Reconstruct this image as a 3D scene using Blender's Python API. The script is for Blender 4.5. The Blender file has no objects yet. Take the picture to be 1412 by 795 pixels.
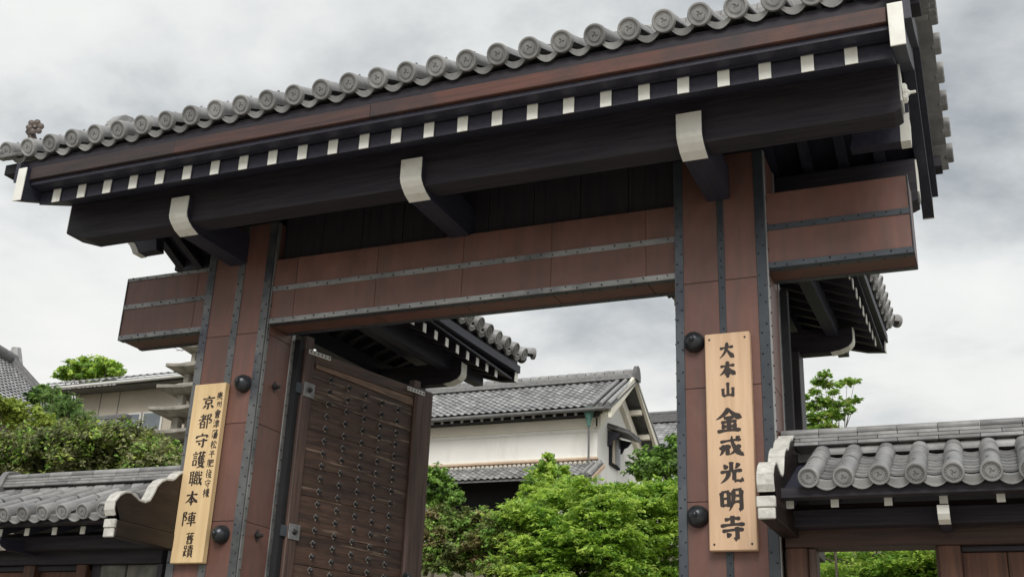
import bpy, bmesh, math, random
import numpy as np
from math import sin, cos, pi, radians, sqrt, atan2, hypot
from mathutils import Vector, Matrix

random.seed(7)
S = bpy.context.scene
COL = S.collection

# ------------------------------------------------------------------ camera
cam_d = bpy.data.cameras.new("camera")
cam = bpy.data.objects.new("camera", cam_d)
COL.objects.link(cam)
S.camera = cam
cam_d.sensor_width = 36.0
cam_d.lens = 1558.41 / 1412.0 * 36.0
cam_d.clip_start = 0.1
cam_d.clip_end = 3000
CR = Vector((0.9219636, 0.3853369, 0.03871174))
CU = Vector((0.10469446, -0.34422792, 0.93303066))
CF = Vector((-0.3728568, 0.8561674, 0.35770825))
cam.matrix_world = Matrix((
    (CR.x, CU.x, -CF.x, 0.0068),
    (CR.y, CU.y, -CF.y, -8.4738),
    (CR.z, CU.z, -CF.z, 1.467),
    (0, 0, 0, 1)))

# ------------------------------------------------------------------ light
SUN_DIR = Vector((0.26, -0.72, 0.68)).normalized()      # towards the sun: behind the camera, a little to the right
sun_d = bpy.data.lights.new("sun", 'SUN')
sun_d.energy = 1.5
sun_d.angle = radians(28)
sun_d.color = (1.0, 0.965, 0.91)
sun = bpy.data.objects.new("sun", sun_d)
COL.objects.link(sun)
sun.rotation_euler = (-SUN_DIR).to_track_quat('-Z', 'Y').to_euler()
sun.location = (-20, -30, 40)

W = bpy.data.worlds.new("World")
S.world = W
W.use_nodes = True
nt = W.node_tree
nt.nodes.clear()
def wn(t, **k):
    n = nt.nodes.new(t)
    for a, b in k.items():
        setattr(n, a, b)
    return n
out = wn('ShaderNodeOutputWorld')
bg = wn('ShaderNodeBackground')
bg.inputs['Strength'].default_value = 0.080
sky = wn('ShaderNodeTexSky', sky_type='NISHITA')
sky.sun_disc = False
sky.sun_elevation = math.asin(SUN_DIR.z)
sky.sun_rotation = atan2(SUN_DIR.x, SUN_DIR.y)
sky.air_density = 1.5
sky.dust_density = 3.0
tc = wn('ShaderNodeTexCoord')
sep = wn('ShaderNodeSeparateXYZ')
nt.links.new(tc.outputs['Generated'], sep.inputs[0])
zz = wn('ShaderNodeMath', operation='MAXIMUM')
nt.links.new(sep.outputs['Z'], zz.inputs[0]); zz.inputs[1].default_value = 0.0
za = wn('ShaderNodeMath', operation='ADD')
nt.links.new(zz.outputs[0], za.inputs[0]); za.inputs[1].default_value = 0.22
dx = wn('ShaderNodeMath', operation='DIVIDE'); dy = wn('ShaderNodeMath', operation='DIVIDE')
nt.links.new(sep.outputs['X'], dx.inputs[0]); nt.links.new(za.outputs[0], dx.inputs[1])
nt.links.new(sep.outputs['Y'], dy.inputs[0]); nt.links.new(za.outputs[0], dy.inputs[1])
cmb = wn('ShaderNodeCombineXYZ')
nt.links.new(dx.outputs[0], cmb.inputs[0]); nt.links.new(dy.outputs[0], cmb.inputs[1])
CLOUD_OFF = (2.6, 9.7, 0.0)
mp = wn('ShaderNodeMapping'); mp.inputs['Location'].default_value = CLOUD_OFF
nt.links.new(cmb.outputs[0], mp.inputs['Vector'])
n1 = wn('ShaderNodeTexNoise'); n1.inputs['Scale'].default_value = 1.75
n1.inputs['Detail'].default_value = 9; n1.inputs['Roughness'].default_value = 0.56; n1.inputs['Distortion'].default_value = 0.12
nt.links.new(mp.outputs[0], n1.inputs['Vector'])
rp = wn('ShaderNodeValToRGB')
nt.links.new(n1.outputs['Fac'], rp.inputs[0])
e = rp.color_ramp.elements
e[0].position = 0.33; e[0].color = (3.2, 3.45, 3.65, 1)
e[1].position = 0.68; e[1].color = (8.0, 8.0, 7.8, 1)
q = e.new(0.43); q.color = (5.2, 5.4, 5.5, 1)
q = e.new(0.48); q.color = (6.3, 6.45, 6.4, 1)
q = e.new(0.54); q.color = (7.2, 7.3, 7.2, 1)
hz = wn('ShaderNodeMapRange'); hz.inputs[1].default_value = 0.02; hz.inputs[2].default_value = 0.36
hz.inputs[3].default_value = 0.80; hz.inputs[4].default_value = 0.0
nt.links.new(sep.outputs['Z'], hz.inputs[0])
hm = wn('ShaderNodeMix', data_type='RGBA')
nt.links.new(hz.outputs[0], hm.inputs['Factor']); nt.links.new(rp.outputs[0], hm.inputs['A']); hm.inputs['B'].default_value = (7.9, 7.7, 7.3, 1)
mx = wn('ShaderNodeMix', data_type='RGBA')
mx.inputs['Factor'].default_value = 0.94
nt.links.new(sky.outputs[0], mx.inputs['A'])
nt.links.new(hm.outputs['Result'], mx.inputs['B'])
nt.links.new(mx.outputs['Result'], bg.inputs['Color'])
nt.links.new(bg.outputs[0], out.inputs['Surface'])

S.view_settings.view_transform = 'Standard'
S.view_settings.look = 'None'
S.view_settings.exposure = 0.62
S.view_settings.gamma = 1.0

# ------------------------------------------------------------------ materials
def material(name, c1, c2, scale=4.0, rough=0.6, stretch=(1, 1, 1), bump=0.0, detail=6.0, rnd=0.0,
             metallic=0.0, lo=0.35, hi=0.65, island=0.0, translucent=0.0, spec=0.5, c3=None, c3scale=2.0,
             c3lo=0.58, c3hi=0.7, c3stretch=None, dist=0.0, dent=0.0):
    m = bpy.data.materials.new(name)
    m.use_nodes = True
    t = m.node_tree; N = t.nodes; L = t.links
    b = N['Principled BSDF']
    b.inputs['Roughness'].default_value = rough
    b.inputs['Metallic'].default_value = metallic
    b.inputs['Specular IOR Level'].default_value = spec
    co = N.new('ShaderNodeTexCoord')
    oi = N.new('ShaderNodeObjectInfo')
    mul = N.new('ShaderNodeMath'); mul.operation = 'MULTIPLY'; mul.inputs[1].default_value = 37.0
    L.new(oi.outputs['Random'], mul.inputs[0])
    add = N.new('ShaderNodeVectorMath'); add.operation = 'ADD'
    L.new(co.outputs['Object'], add.inputs[0]); L.new(mul.outputs[0], add.inputs[1])
    mp = N.new('ShaderNodeMapping'); mp.inputs['Scale'].default_value = stretch
    L.new(add.outputs[0], mp.inputs['Vector'])
    no = N.new('ShaderNodeTexNoise'); no.inputs['Scale'].default_value = scale
    no.inputs['Detail'].default_value = detail; no.inputs['Roughness'].default_value = 0.6
    no.inputs['Distortion'].default_value = dist
    L.new(mp.outputs[0], no.inputs['Vector'])
    r = N.new('ShaderNodeValToRGB')
    r.color_ramp.elements[0].position = lo; r.color_ramp.elements[0].color = (*c1, 1)
    r.color_ramp.elements[1].position = hi; r.color_ramp.elements[1].color = (*c2, 1)
    L.new(no.outputs['Fac'], r.inputs[0])
    col = r.outputs[0]
    if c3:
        mp3 = N.new('ShaderNodeMapping'); mp3.inputs['Scale'].default_value = c3stretch or stretch
        L.new(add.outputs[0], mp3.inputs['Vector'])
        n3 = N.new('ShaderNodeTexNoise'); n3.inputs['Scale'].default_value = c3scale
        n3.inputs['Detail'].default_value = 8; n3.inputs['Roughness'].default_value = 0.65
        L.new(mp3.outputs[0], n3.inputs['Vector'])
        rr = N.new('ShaderNodeMapRange'); rr.inputs[1].default_value = c3lo; rr.inputs[2].default_value = c3hi
        L.new(n3.outputs['Fac'], rr.inputs[0])
        m3 = N.new('ShaderNodeMix'); m3.data_type = 'RGBA'
        L.new(rr.outputs[0], m3.inputs['Factor']); L.new(col, m3.inputs['A']); m3.inputs['B'].default_value = (*c3, 1)
        col = m3.outputs['Result']
    if rnd or island:
        src = oi.outputs['Random']
        if island:
            g = N.new('ShaderNodeNewGeometry'); src = g.outputs['Random Per Island']
        mr = N.new('ShaderNodeMapRange'); k = island or rnd
        mr.inputs[3].default_value = 1 - k; mr.inputs[4].default_value = 1 + k
        L.new(src, mr.inputs[0])
        mm = N.new('ShaderNodeMix'); mm.data_type = 'RGBA'; mm.blend_type = 'MULTIPLY'; mm.inputs['Factor'].default_value = 1
        L.new(col, mm.inputs['A']); L.new(mr.outputs[0], mm.inputs['B'])
        col = mm.outputs['Result']
    L.new(col, b.inputs['Base Color'])
    if bump:
        bp = N.new('ShaderNodeBump'); bp.inputs['Strength'].default_value = bump; bp.inputs['Distance'].default_value = 0.02
        L.new(no.outputs['Fac'], bp.inputs['Height']); L.new(bp.outputs[0], b.inputs['Normal'])
    if dent:                                                              # hand beaten sheet: slow waves in the surface
        nd = N.new('ShaderNodeTexNoise'); nd.inputs['Scale'].default_value = 3.2; nd.inputs['Detail'].default_value = 2
        L.new(add.outputs[0], nd.inputs['Vector'])
        bd = N.new('ShaderNodeBump'); bd.inputs['Strength'].default_value = dent; bd.inputs['Distance'].default_value = 0.05
        L.new(nd.outputs['Fac'], bd.inputs['Height'])
        if bump: L.new(bp.outputs[0], bd.inputs['Normal'])
        L.new(bd.outputs[0], b.inputs['Normal'])
        rg_ = N.new('ShaderNodeMapRange'); rg_.inputs[3].default_value = rough - .12; rg_.inputs[4].default_value = rough + .14
        L.new(no.outputs['Fac'], rg_.inputs[0]); L.new(rg_.outputs[0], b.inputs['Roughness'])
    if translucent:
        tr = N.new('ShaderNodeBsdfTranslucent'); L.new(col, tr.inputs['Color'])
        ms = N.new('ShaderNodeMixShader'); ms.inputs[0].default_value = translucent
        L.new(b.outputs[0], ms.inputs[1]); L.new(tr.outputs[0], ms.inputs[2])
        L.new(ms.outputs[0], N['Material Output'].inputs['Surface'])
    return m

WX, WY, WZ = (0.6, 9, 9), (9, 0.6, 9), (9, 9, 0.6)     # grain running along x, y, z
DK1, DK2 = (0.020, 0.018, 0.024), (0.036, 0.031, 0.036)
dark_x = material('dark stained timber along x', (0.019, 0.018, 0.026), (0.037, 0.033, 0.040), 3, 0.62, WX, 0.35, spec=0.35, c3=(0.055, 0.042, 0.036), c3scale=2.2, c3lo=0.62, c3hi=0.85)
dark_y = material('dark stained timber along y with navy shade', (0.019, 0.020, 0.038), (0.032, 0.032, 0.050), 3, 0.55, WY, 0.15)  # navy of the eaves shade is mixed into this stain colour
dark_z = material('dark stained timber upright', DK1, DK2, 3, 0.55, WZ, 0.15)
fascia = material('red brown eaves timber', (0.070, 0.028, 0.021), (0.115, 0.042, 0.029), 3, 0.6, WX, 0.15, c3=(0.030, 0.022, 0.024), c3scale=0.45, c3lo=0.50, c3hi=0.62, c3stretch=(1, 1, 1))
fascia_dk = material('darkest brown eaves timber', (0.026, 0.018, 0.020), (0.045, 0.028, 0.027), 3, 0.6, WX, 0.15)
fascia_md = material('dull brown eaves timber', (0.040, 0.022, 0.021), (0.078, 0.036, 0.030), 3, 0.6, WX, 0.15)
white = material('white painted timber ends', (0.76, 0.76, 0.71), (0.84, 0.84, 0.80), 9, 0.7, (1, 1, 1), 0.1, rnd=.05, c3=(0.50, 0.49, 0.36), c3scale=7, c3lo=0.58, c3hi=0.80)
plaster_worn = material('cracked white plaster', (0.42, 0.41, 0.38), (0.64, 0.63, 0.59), 16, 0.85, (1, 1, 1), 0.35, rnd=0.05, c3=(0.38, 0.36, 0.31), c3scale=22, c3lo=0.62, c3hi=0.72)
copper = material('brown copper sheet', (0.120, 0.056, 0.045), (0.186, 0.086, 0.067), 2.2, 0.46, (1.6, 1.6, 0.7), 0.06, rnd=0.11, lo=.3, hi=.7,
                  c3=(0.098, 0.060, 0.050), c3scale=2.6, c3lo=0.42, c3hi=0.80, c3stretch=(4.5, 4.5, 0.45), dent=0.25)
iron = material('blue black iron strap', (0.034, 0.042, 0.055), (0.085, 0.097, 0.110), 2.5, 0.36, (1, 1, 1), 0.06, metallic=0.3, rnd=0.28, lo=.3, hi=.75)
iron_lt = material('iron strap paled by sky reflection', (0.17, 0.175, 0.175), (0.30, 0.30, 0.295), 2.5, 0.38, (1, 1, 1), 0.06, metallic=0.35, rnd=0.2, c3=(0.07, 0.075, 0.085), c3scale=1.5, c3lo=0.5, c3hi=0.7)  # sky reflection on the side straps painted in; lintel straps share it
iron_md = material('iron strap greyed by sky reflection', (0.07, 0.077, 0.082), (0.16, 0.166, 0.166), 2.5, 0.38, (1, 1, 1), 0.06, metallic=0.35, rnd=0.2, c3=(0.05, 0.055, 0.07), c3scale=1.2, c3lo=0.5, c3hi=0.65)  # sky reflection on the left pillar put into a greyer strap colour
rivet_m = material('dark iron nail heads', (0.022, 0.022, 0.024), (0.05, 0.05, 0.052), 20, 0.5, metallic=0.4)
cap_m = material('dark domed iron cap', (0.026, 0.030, 0.036), (0.055, 0.062, 0.070), 9, 0.30, metallic=0.5)
tile_m = material('grey fired roof tile', (0.195, 0.198, 0.202), (0.31, 0.31, 0.308), 7, 0.46, (1, 1, 1), 0.14, rnd=0.24, c3=(0.38, 0.376, 0.362), c3scale=3, c3lo=0.55, c3hi=0.8)
tile_far = material('far grey roof tile', (0.19, 0.195, 0.20), (0.36, 0.362, 0.36), 1.6, 0.42, (1, 1, 1), 0.1, island=0.25)
tile_dk = material('dark tile edge', (0.10, 0.10, 0.105), (0.15, 0.15, 0.152), 6, 0.6, rnd=0.1)
orn_m = material('brown glazed ornament', (0.06, 0.042, 0.036), (0.10, 0.075, 0.065), 8, 0.5)
door_x = material('weathered door plank', (0.044, 0.025, 0.019), (0.130, 0.074, 0.053), 2.4, 0.62, (0.7, 6, 9), 0.3, rnd=0.35,
                  c3=(0.46, 0.34, 0.25), c3scale=1.7, c3lo=0.585, c3hi=0.70, c3stretch=(0.7, 4, 13))
door_z = material('door frame timber', (0.050, 0.030, 0.026), (0.115, 0.070, 0.056), 2.6, 0.6, (9, 9, 0.5), 0.2)
strip_m = material('pale worn door strip', (0.10, 0.066, 0.048), (0.30, 0.18, 0.11), 2, 0.6, (1, 6, 6), 0.1)
stud_m = material('worn iron door stud', (0.30, 0.285, 0.27), (0.48, 0.46, 0.44), 30, 0.34, metallic=0.5)
steel_m = material('grey iron plate', (0.15, 0.155, 0.165), (0.27, 0.275, 0.285), 9, 0.5, metallic=0.4, bump=0.1)
board_m = material('pale cedar board', (0.56, 0.375, 0.235), (0.68, 0.475, 0.315), 2.6, 0.62, (7, 7, 0.35), 0.12, dist=0.5, c3=(0.46, 0.31, 0.20), c3scale=3.5, c3lo=0.55, c3hi=0.85, c3stretch=(3, 3, 0.3))
board2_m = material('yellow cypress board', (0.66, 0.475, 0.255), (0.75, 0.565, 0.32), 2.6, 0.62, (7, 7, 0.35), 0.12, dist=0.5, c3=(0.55, 0.40, 0.22), c3scale=3.5, c3lo=0.55, c3hi=0.85, c3stretch=(3, 3, 0.3))
ink_m = material('black brown lettering ink', (0.020, 0.013, 0.011), (0.034, 0.022, 0.018), 12, 0.6)
brown_x = material('brown wall timber', (0.060, 0.027, 0.017), (0.145, 0.062, 0.036), 2.5, 0.6, (9, 9, 0.5), 0.3, rnd=0.28)
brown_dk = material('brown black header timber', (0.030, 0.017, 0.014), (0.075, 0.036, 0.026), 2.5, 0.6, WX, 0.3)
hafu_m = material('dark brown grained gable board', (0.007, 0.005, 0.0045), (0.022, 0.012, 0.010), 2.4, 0.5, (9, 0.8, 7), 0.2, c3=(0.075, 0.032, 0.022), c3scale=2, c3lo=0.58, c3hi=0.75)
grey_board = material('grey weathered wall board', (0.10, 0.097, 0.085), (0.20, 0.195, 0.175), 7, 0.8, (1, 1, 0.6), 0.2)
plaster = material('white storehouse plaster', (0.78, 0.77, 0.74), (0.85, 0.84, 0.81), 0.7, 0.85, rnd=0.03, c3=(0.62, 0.60, 0.55), c3scale=0.9, c3lo=0.55, c3hi=0.85, c3stretch=(1.6, 1.6, 0.25))
cream = material('cream plaster band', (0.76, 0.72, 0.62), (0.82, 0.785, 0.69), 0.9, 0.85)
terracotta = material('pale clay ledge', (0.50, 0.36, 0.26), (0.60, 0.45, 0.34), 2, 0.8)
verdigris = material('green copper rain hopper', (0.05, 0.13, 0.115), (0.09, 0.20, 0.17), 6, 0.6)
gutter_m = material('grey gutter', (0.10, 0.10, 0.10), (0.16, 0.16, 0.155), 3, 0.5)
void_m = material('near black painted as shade', (0.010, 0.010, 0.012), (0.016, 0.016, 0.02), 3, 0.9)  # near-black colour stands in for the shade in rooms, gaps and eaves
house_m = material('beige render', (0.42, 0.375, 0.31), (0.50, 0.455, 0.38), 0.6, 0.85)
alu_m = material('pale aluminium frame', (0.55, 0.55, 0.53), (0.65, 0.65, 0.63), 3, 0.4)
glass_m = material('dim window glass', (0.10, 0.125, 0.145), (0.18, 0.20, 0.22), 0.8, 0.12)
stone_m = material('old pagoda stone', (0.22, 0.205, 0.175), (0.40, 0.375, 0.33), 3.5, 0.9, (1, 1, 1), 0.35, c3=(0.13, 0.125, 0.10), c3scale=2.0, c3lo=0.55, c3hi=0.75)
rock_m = material('retaining wall stone', (0.20, 0.18, 0.145), (0.36, 0.33, 0.28), 2.5, 0.9, (1, 1, 1), 0.4, rnd=0.2)
ground_m = material('sandy gravel', (0.30, 0.275, 0.235), (0.40, 0.37, 0.32), 1.2, 0.95, bump=0.2, detail=10)
earth_m = material('garden soil with moss', (0.075, 0.07, 0.04), (0.13, 0.115, 0.075), 0.9, 0.95)
bark = material('grey brown bark', (0.055, 0.042, 0.032), (0.13, 0.105, 0.085), 6, 0.9, (4, 4, 0.7), 0.4)
def leafmat(name, c1, c2, tr=0.35, isl=0.35, scale=1.1, c3=None):
    return material(name, c1, c2, scale, 0.5, detail=3, island=isl, translucent=tr, spec=0.35, lo=0.38, hi=0.62, c3=c3, c3scale=0.8, c3lo=0.55, c3hi=0.68)
lf_lime = leafmat('fresh maple leaves', (0.36, 0.56, 0.075), (0.58, 0.74, 0.16), 0.5)
lf_mid = leafmat('green shrub leaves', (0.18, 0.34, 0.06), (0.33, 0.52, 0.11), 0.35)
lf_dark = leafmat('dark evergreen leaves', (0.05, 0.11, 0.03), (0.12, 0.21, 0.05), 0.2)
lf_azalea = leafmat('azalea leaves tinged brown', (0.15, 0.2, 0.06), (0.33, 0.38, 0.13), 0.25, 0.4, c3=(0.24, 0.165, 0.085))
lf_hedge = leafmat('olive hedge leaves', (0.16, 0.18, 0.075), (0.36, 0.37, 0.18), 0.25, 0.45, c3=(0.13, 0.115, 0.06))
lf_yel = leafmat('yellow green leaves', (0.26, 0.36, 0.06), (0.45, 0.54, 0.12), 0.4)
lf_pine = leafmat('pine needles', (0.13, 0.24, 0.065), (0.25, 0.38, 0.11), 0.2)

# ------------------------------------------------------------------ helpers
WM = {}
def tag(o, label=None, cat=None, group=None, kind=None):
    if label: o['label'] = label
    if cat: o['category'] = cat
    if group: o['group'] = group
    if kind: o['kind'] = kind
    return o
def put(o, parent=None, M=None):
    COL.objects.link(o)
    M = M or Matrix.Identity(4)
    if parent is not None:
        o.parent = parent
        o.matrix_parent_inverse = WM[parent.name].inverted()
    o.matrix_basis = M
    WM[o.name] = M
    return o
def empty(name, loc, label, cat, group=None):
    o = bpy.data.objects.new(name, None)
    o.empty_display_size = 0.3
    put(o, None, Matrix.Translation(loc))
    return tag(o, label, cat, group)
def inst(mesh, name, parent, M):
    return put(bpy.data.objects.new(name, mesh), parent, M)
def frame(a, u, n, p):
    return Matrix(((a[0], u[0], n[0], p[0]), (a[1], u[1], n[1], p[1]), (a[2], u[2], n[2], p[2]), (0, 0, 0, 1)))

class MB:
    def __init__(s): s.v = []; s.f = []; s.m = []
    def add(s, vs, fs, m=0):
        b = len(s.v); s.v += [tuple(v) for v in vs]
        for f in fs: s.f.append(tuple(b + i for i in f)); s.m.append(m)
        return s
    def box(s, x0, x1, y0, y1, z0, z1, m=0):
        return s.add([(x0, y0, z0), (x1, y0, z0), (x1, y1, z0), (x0, y1, z0), (x0, y0, z1), (x1, y0, z1), (x1, y1, z1), (x0, y1, z1)],
                     [(0, 3, 2, 1), (4, 5, 6, 7), (0, 1, 5, 4), (1, 2, 6, 5), (2, 3, 7, 6), (3, 0, 4, 7)], m)
    def prism(s, pts, ax, a, b, m=0, mside=None):
        n = len(pts)
        if ax == 'x': g = lambda t, p: (t, p[0], p[1])
        elif ax == 'y': g = lambda t, p: (p[0], t, p[1])
        else: g = lambda t, p: (p[0], p[1], t)
        bs = len(s.v)
        s.v += [g(a, p) for p in pts] + [g(b, p) for p in pts]
        s.f.append(tuple(bs + i for i in range(n))[::-1]); s.m.append(m)
        s.f.append(tuple(bs + n + i for i in range(n))); s.m.append(m)
        for i in range(n):
            j = (i + 1) % n
            s.f.append((bs + i, bs + j, bs + n + j, bs + n + i))
            s.m.append(m if mside is None else (mside(i) if callable(mside) else mside))
        return s
    def band(s, pts_lo, pts_hi, ax, a, b, m=0):
        """strip between two polylines, extruded: one hexahedron per segment (safe for concave outlines)"""
        if ax == 'x': g = lambda t, p: (t, p[0], p[1])
        else: g = lambda t, p: (p[0], t, p[1])
        n = len(pts_lo); bs = len(s.v)
        for p, q in zip(pts_lo, pts_hi):
            s.v += [g(a, p), g(a, q), g(b, p), g(b, q)]
        for i in range(n - 1):
            o = bs + 4 * i; k = o + 4
            for f in ((o, k, k + 1, o + 1), (o + 2, o + 3, k + 3, k + 2), (o, o + 2, k + 2, k), (o + 1, k + 1, k + 3, o + 3)):
                s.f.append(f); s.m.append(m)
        s.f.append((bs, bs + 1, bs + 3, bs + 2)); s.m.append(m)
        o = bs + 4 * (n - 1); s.f.append((o, o + 2, o + 3, o + 1)); s.m.append(m)
        return s
    def tube(s, pts, rs, n=8, m=0, caps=True):
        P = [Vector(p) for p in pts]
        if not hasattr(rs, '__len__'): rs = [rs] * len(P)
        bs = len(s.v)
        for i, p in enumerate(P):
            d = (P[min(i + 1, len(P) - 1)] - P[max(i - 1, 0)]).normalized()
            u = d.cross(Vector((0, 0, 1)))
            if u.length < 1e-3: u = d.cross(Vector((0, 1, 0)))
            u.normalize(); w = d.cross(u)
            for k in range(n):
                a = 2 * pi * k / n
                s.v.append(tuple(p + (u * cos(a) + w * sin(a)) * rs[i]))
        for i in range(len(P) - 1):
            for k in range(n):
                a = bs + i * n + k; b = bs + i * n + (k + 1) % n
                s.f.append((a, b, b + n, a + n)); s.m.append(m)
        if caps:
            s.f.append(tuple(bs + k for k in range(n))[::-1]); s.m.append(m)
            o = bs + (len(P) - 1) * n
            s.f.append(tuple(o + k for k in range(n))); s.m.append(m)
        return s
    def lathe(s, prof, c, axis='-y', n=16, m=0):
        """prof: (radius, height) pairs, revolved about an axis through c"""
        bs = len(s.v); c = Vector(c)
        if axis == '-y': X, Y, Z = Vector((1, 0, 0)), Vector((0, 0, 1)), Vector((0, -1, 0))
        elif axis == 'x': X, Y, Z = Vector((0, 1, 0)), Vector((0, 0, 1)), Vector((1, 0, 0))
        elif axis == '-x': X, Y, Z = Vector((0, 1, 0)), Vector((0, 0, 1)), Vector((-1, 0, 0))
        else: X, Y, Z = Vector((1, 0, 0)), Vector((0, 1, 0)), Vector((0, 0, 1))
        for r, h in prof:
            for k in range(n):
                a = 2 * pi * k / n
                s.v.append(tuple(c + X * (r * cos(a)) + Y * (r * sin(a)) + Z * h))
        for i in range(len(prof) - 1):
            for k in range(n):
                a = bs + i * n + k; b = bs + i * n + (k + 1) % n
                s.f.append((a, b, b + n, a + n)); s.m.append(m)
        s.f.append(tuple(bs + k for k in range(n))); s.m.append(m)
        o = bs + (len(prof) - 1) * n
        s.f.append(tuple(o + k for k in range(n))); s.m.append(m)
        return s
    def mesh(s, name, mats, bevel=0.0, smooth=0.0):
        me = bpy.data.meshes.new(name)
        me.from_pydata(s.v, [], s.f)
        mats = mats if isinstance(mats, (list, tuple)) else [mats]
        for mt in mats: me.materials.append(mt)
        me.polygons.foreach_set('material_index', s.m)
        bm = bmesh.new(); bm.from_mesh(me)
        bmesh.ops.recalc_face_normals(bm, faces=bm.faces)
        if bevel:
            ed = [e for e in bm.edges if len(e.link_faces) == 2 and e.calc_face_angle(0) > 0.6]
            bmesh.ops.bevel(bm, geom=ed, offset=bevel, segments=1, affect='EDGES', profile=0.6)
        bm.to_mesh(me); bm.free()
        if smooth:
            me.polygons.foreach_set('use_smooth', [True] * len(me.polygons))
            me.set_sharp_from_angle(angle=radians(smooth))
        me.update()
        return me
    def build(s, name, mats, parent=None, M=None, bevel=0.0, smooth=0.0):
        return put(bpy.data.objects.new(name, s.mesh(name, mats, bevel, smooth)), parent, M)

def boxpart(name, mat, parent, x0, x1, y0, y1, z0, z1, bevel=0.006):
    return MB().box(x0, x1, y0, y1, z0, z1).build(name, mat, parent, bevel=bevel)

# ------------------------------------------------------------------ tiles
def arc(r, a0, a1, n): return [(r * cos(a0 + (a1 - a0) * i / n), r * sin(a0 + (a1 - a0) * i / n)) for i in range(n + 1)]
def round_body(mb, r, y0, y1, th=0.016, a0=-0.35, a1=pi + 0.35, n=12, taper=0.0):
    o = arc(r, a0, a1, n); i_ = arc(r - th, a0, a1, n); o2 = arc(r - taper, a0, a1, n); i2 = arc(r - th - taper, a0, a1, n)
    k = n + 1
    vs = [(x, y0, z) for x, z in o] + [(x, y0, z) for x, z in i_] + [(x, y1, z) for x, z in o2] + [(x, y1, z) for x, z in i2]
    fs = []
    for j in range(n):
        fs += [(j, j + 1, 2 * k + j + 1, 2 * k + j), (k + j, 3 * k + j, 3 * k + j + 1, k + j + 1), (j, k + j, k + j + 1, j + 1), (2 * k + j, 2 * k + j + 1, 3 * k + j + 1, 3 * k + j)]
    fs += [(0, 2 * k, 3 * k, k), (n, k + n, 3 * k + n, 2 * k + n)]
    mb.add(vs, fs)
def eave_tile_mesh(r, L, detail=True, nail=True, crest=True):
    mb = MB()
    round_body(mb, r, 0.0, L, taper=0.004)
    R = r * 1.06
    mb.lathe([(R, -0.02), (R, 0.012), (R * 0.93, 0.020), (R * 0.80, 0.020), (R * 0.76, 0.009), (0.001, 0.009)], (0, 0, 0), '-y', 28)
    if crest:
        for t in range(3):                                            # three comma swirls
            a0 = t * 2 * pi / 3
            top = []; n = 9
            for j in range(n + 1):
                q = j / n; a = a0 + q * 3.5; rad = R * (0.20 + 0.30 * min(1, q * 1.25)); w = R * (0.17 * (1 - q) + 0.03)
                if j == 0: w = R * 0.10
                top.append(((rad - w) * cos(a), (rad - w) * sin(a), (rad + w) * cos(a), (rad + w) * sin(a)))
            vs = []; fs = []
            for x0, z0, x1, z1 in top: vs += [(x0, -0.0085, z0), (x0, -0.016, z0), (x1, -0.016, z1), (x1, -0.0085, z1)]
            for j in range(n):
                o = 4 * j
                for k in range(3): fs.append((o + k, o + k + 1, o + k + 5, o + k + 4))
            fs += [(0, 1, 2, 3), (4 * n, 4 * n + 3, 4 * n + 2, 4 * n + 1)]
            mb.add(vs, fs)
        if detail:
            for k in range(16):                                       # ring of beads
                a = 2 * pi * k / 16
                mb.lathe([(R * 0.075, 0.008), (R * 0.06, 0.014), (0.001, 0.0165)], (R * 0.655 * cos(a), 0, R * 0.655 * sin(a)), '-y', 6)
    if nail: mb.lathe([(0.011, 0), (0.011, 0.012), (0.002, 0.014)], (0, 0.15, r - 0.004), 'z', 6)
    return mb.mesh('eave_tile', tile_m, smooth=40)
def round_tile_mesh(r, L):
    mb = MB(); round_body(mb, r, 0.0, L, taper=0.005)
    return mb.mesh('round_tile', tile_m, smooth=50)
def pan_arc(w, sag, n=8): return [(-w / 2 + w * i / n, sag * ((2.0 * i / n - 1) ** 2 - 1)) for i in range(n + 1)]
def pan_tile_mesh(w, L, sag=0.045, th=0.02, lip=0.0, tilt=0.0):
    mb = MB(); n = 8; P = pan_arc(w, sag, n); k = n + 1
    vs = [(x, 0, z) for x, z in P] + [(x, 0, z - th) for x, z in P] + [(x, L, z - tilt) for x, z in P] + [(x, L, z - th - tilt) for x, z in P]
    fs = []
    for j in range(n): fs += [(j, j + 1, 2 * k + j + 1, 2 * k + j), (k + j, 3 * k + j, 3 * k + j + 1, k + j + 1), (j, k + j, k + j + 1, j + 1), (2 * k + j, 2 * k + j + 1, 3 * k + j + 1, 3 * k + j)]
    fs += [(0, 2 * k, 3 * k, k), (n, k + n, 3 * k + n, 2 * k + n)]
    mb.add(vs, fs)
    if lip:                                                           # hanging front lip with a raised lower bead
        f = [1 - (2.0 * i / n - 1) ** 2 for i in range(n + 1)]
        vs = []; fs = []
        for (x, z), g in zip(P, f):
            d = lip * (0.45 + 0.55 * g)
            vs += [(x, -0.012, z), (x, -0.012, z - d + 0.012), (x, -0.022, z - d + 0.010), (x, -0.022, z - d), (x, 0.006, z - d), (x, 0.006, z)]
        for j in range(n):
            o = 6 * j
            for q in range(6): fs.append((o + q, o + (q + 1) % 6, o + 6 + (q + 1) % 6, o + 6 + q))
        fs += [tuple(range(6)), tuple(6 * n + q for q in range(6))[::-1]]
        mb.add(vs, fs)
    return mb.mesh('pan_tile', tile_m, smooth=40)

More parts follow.
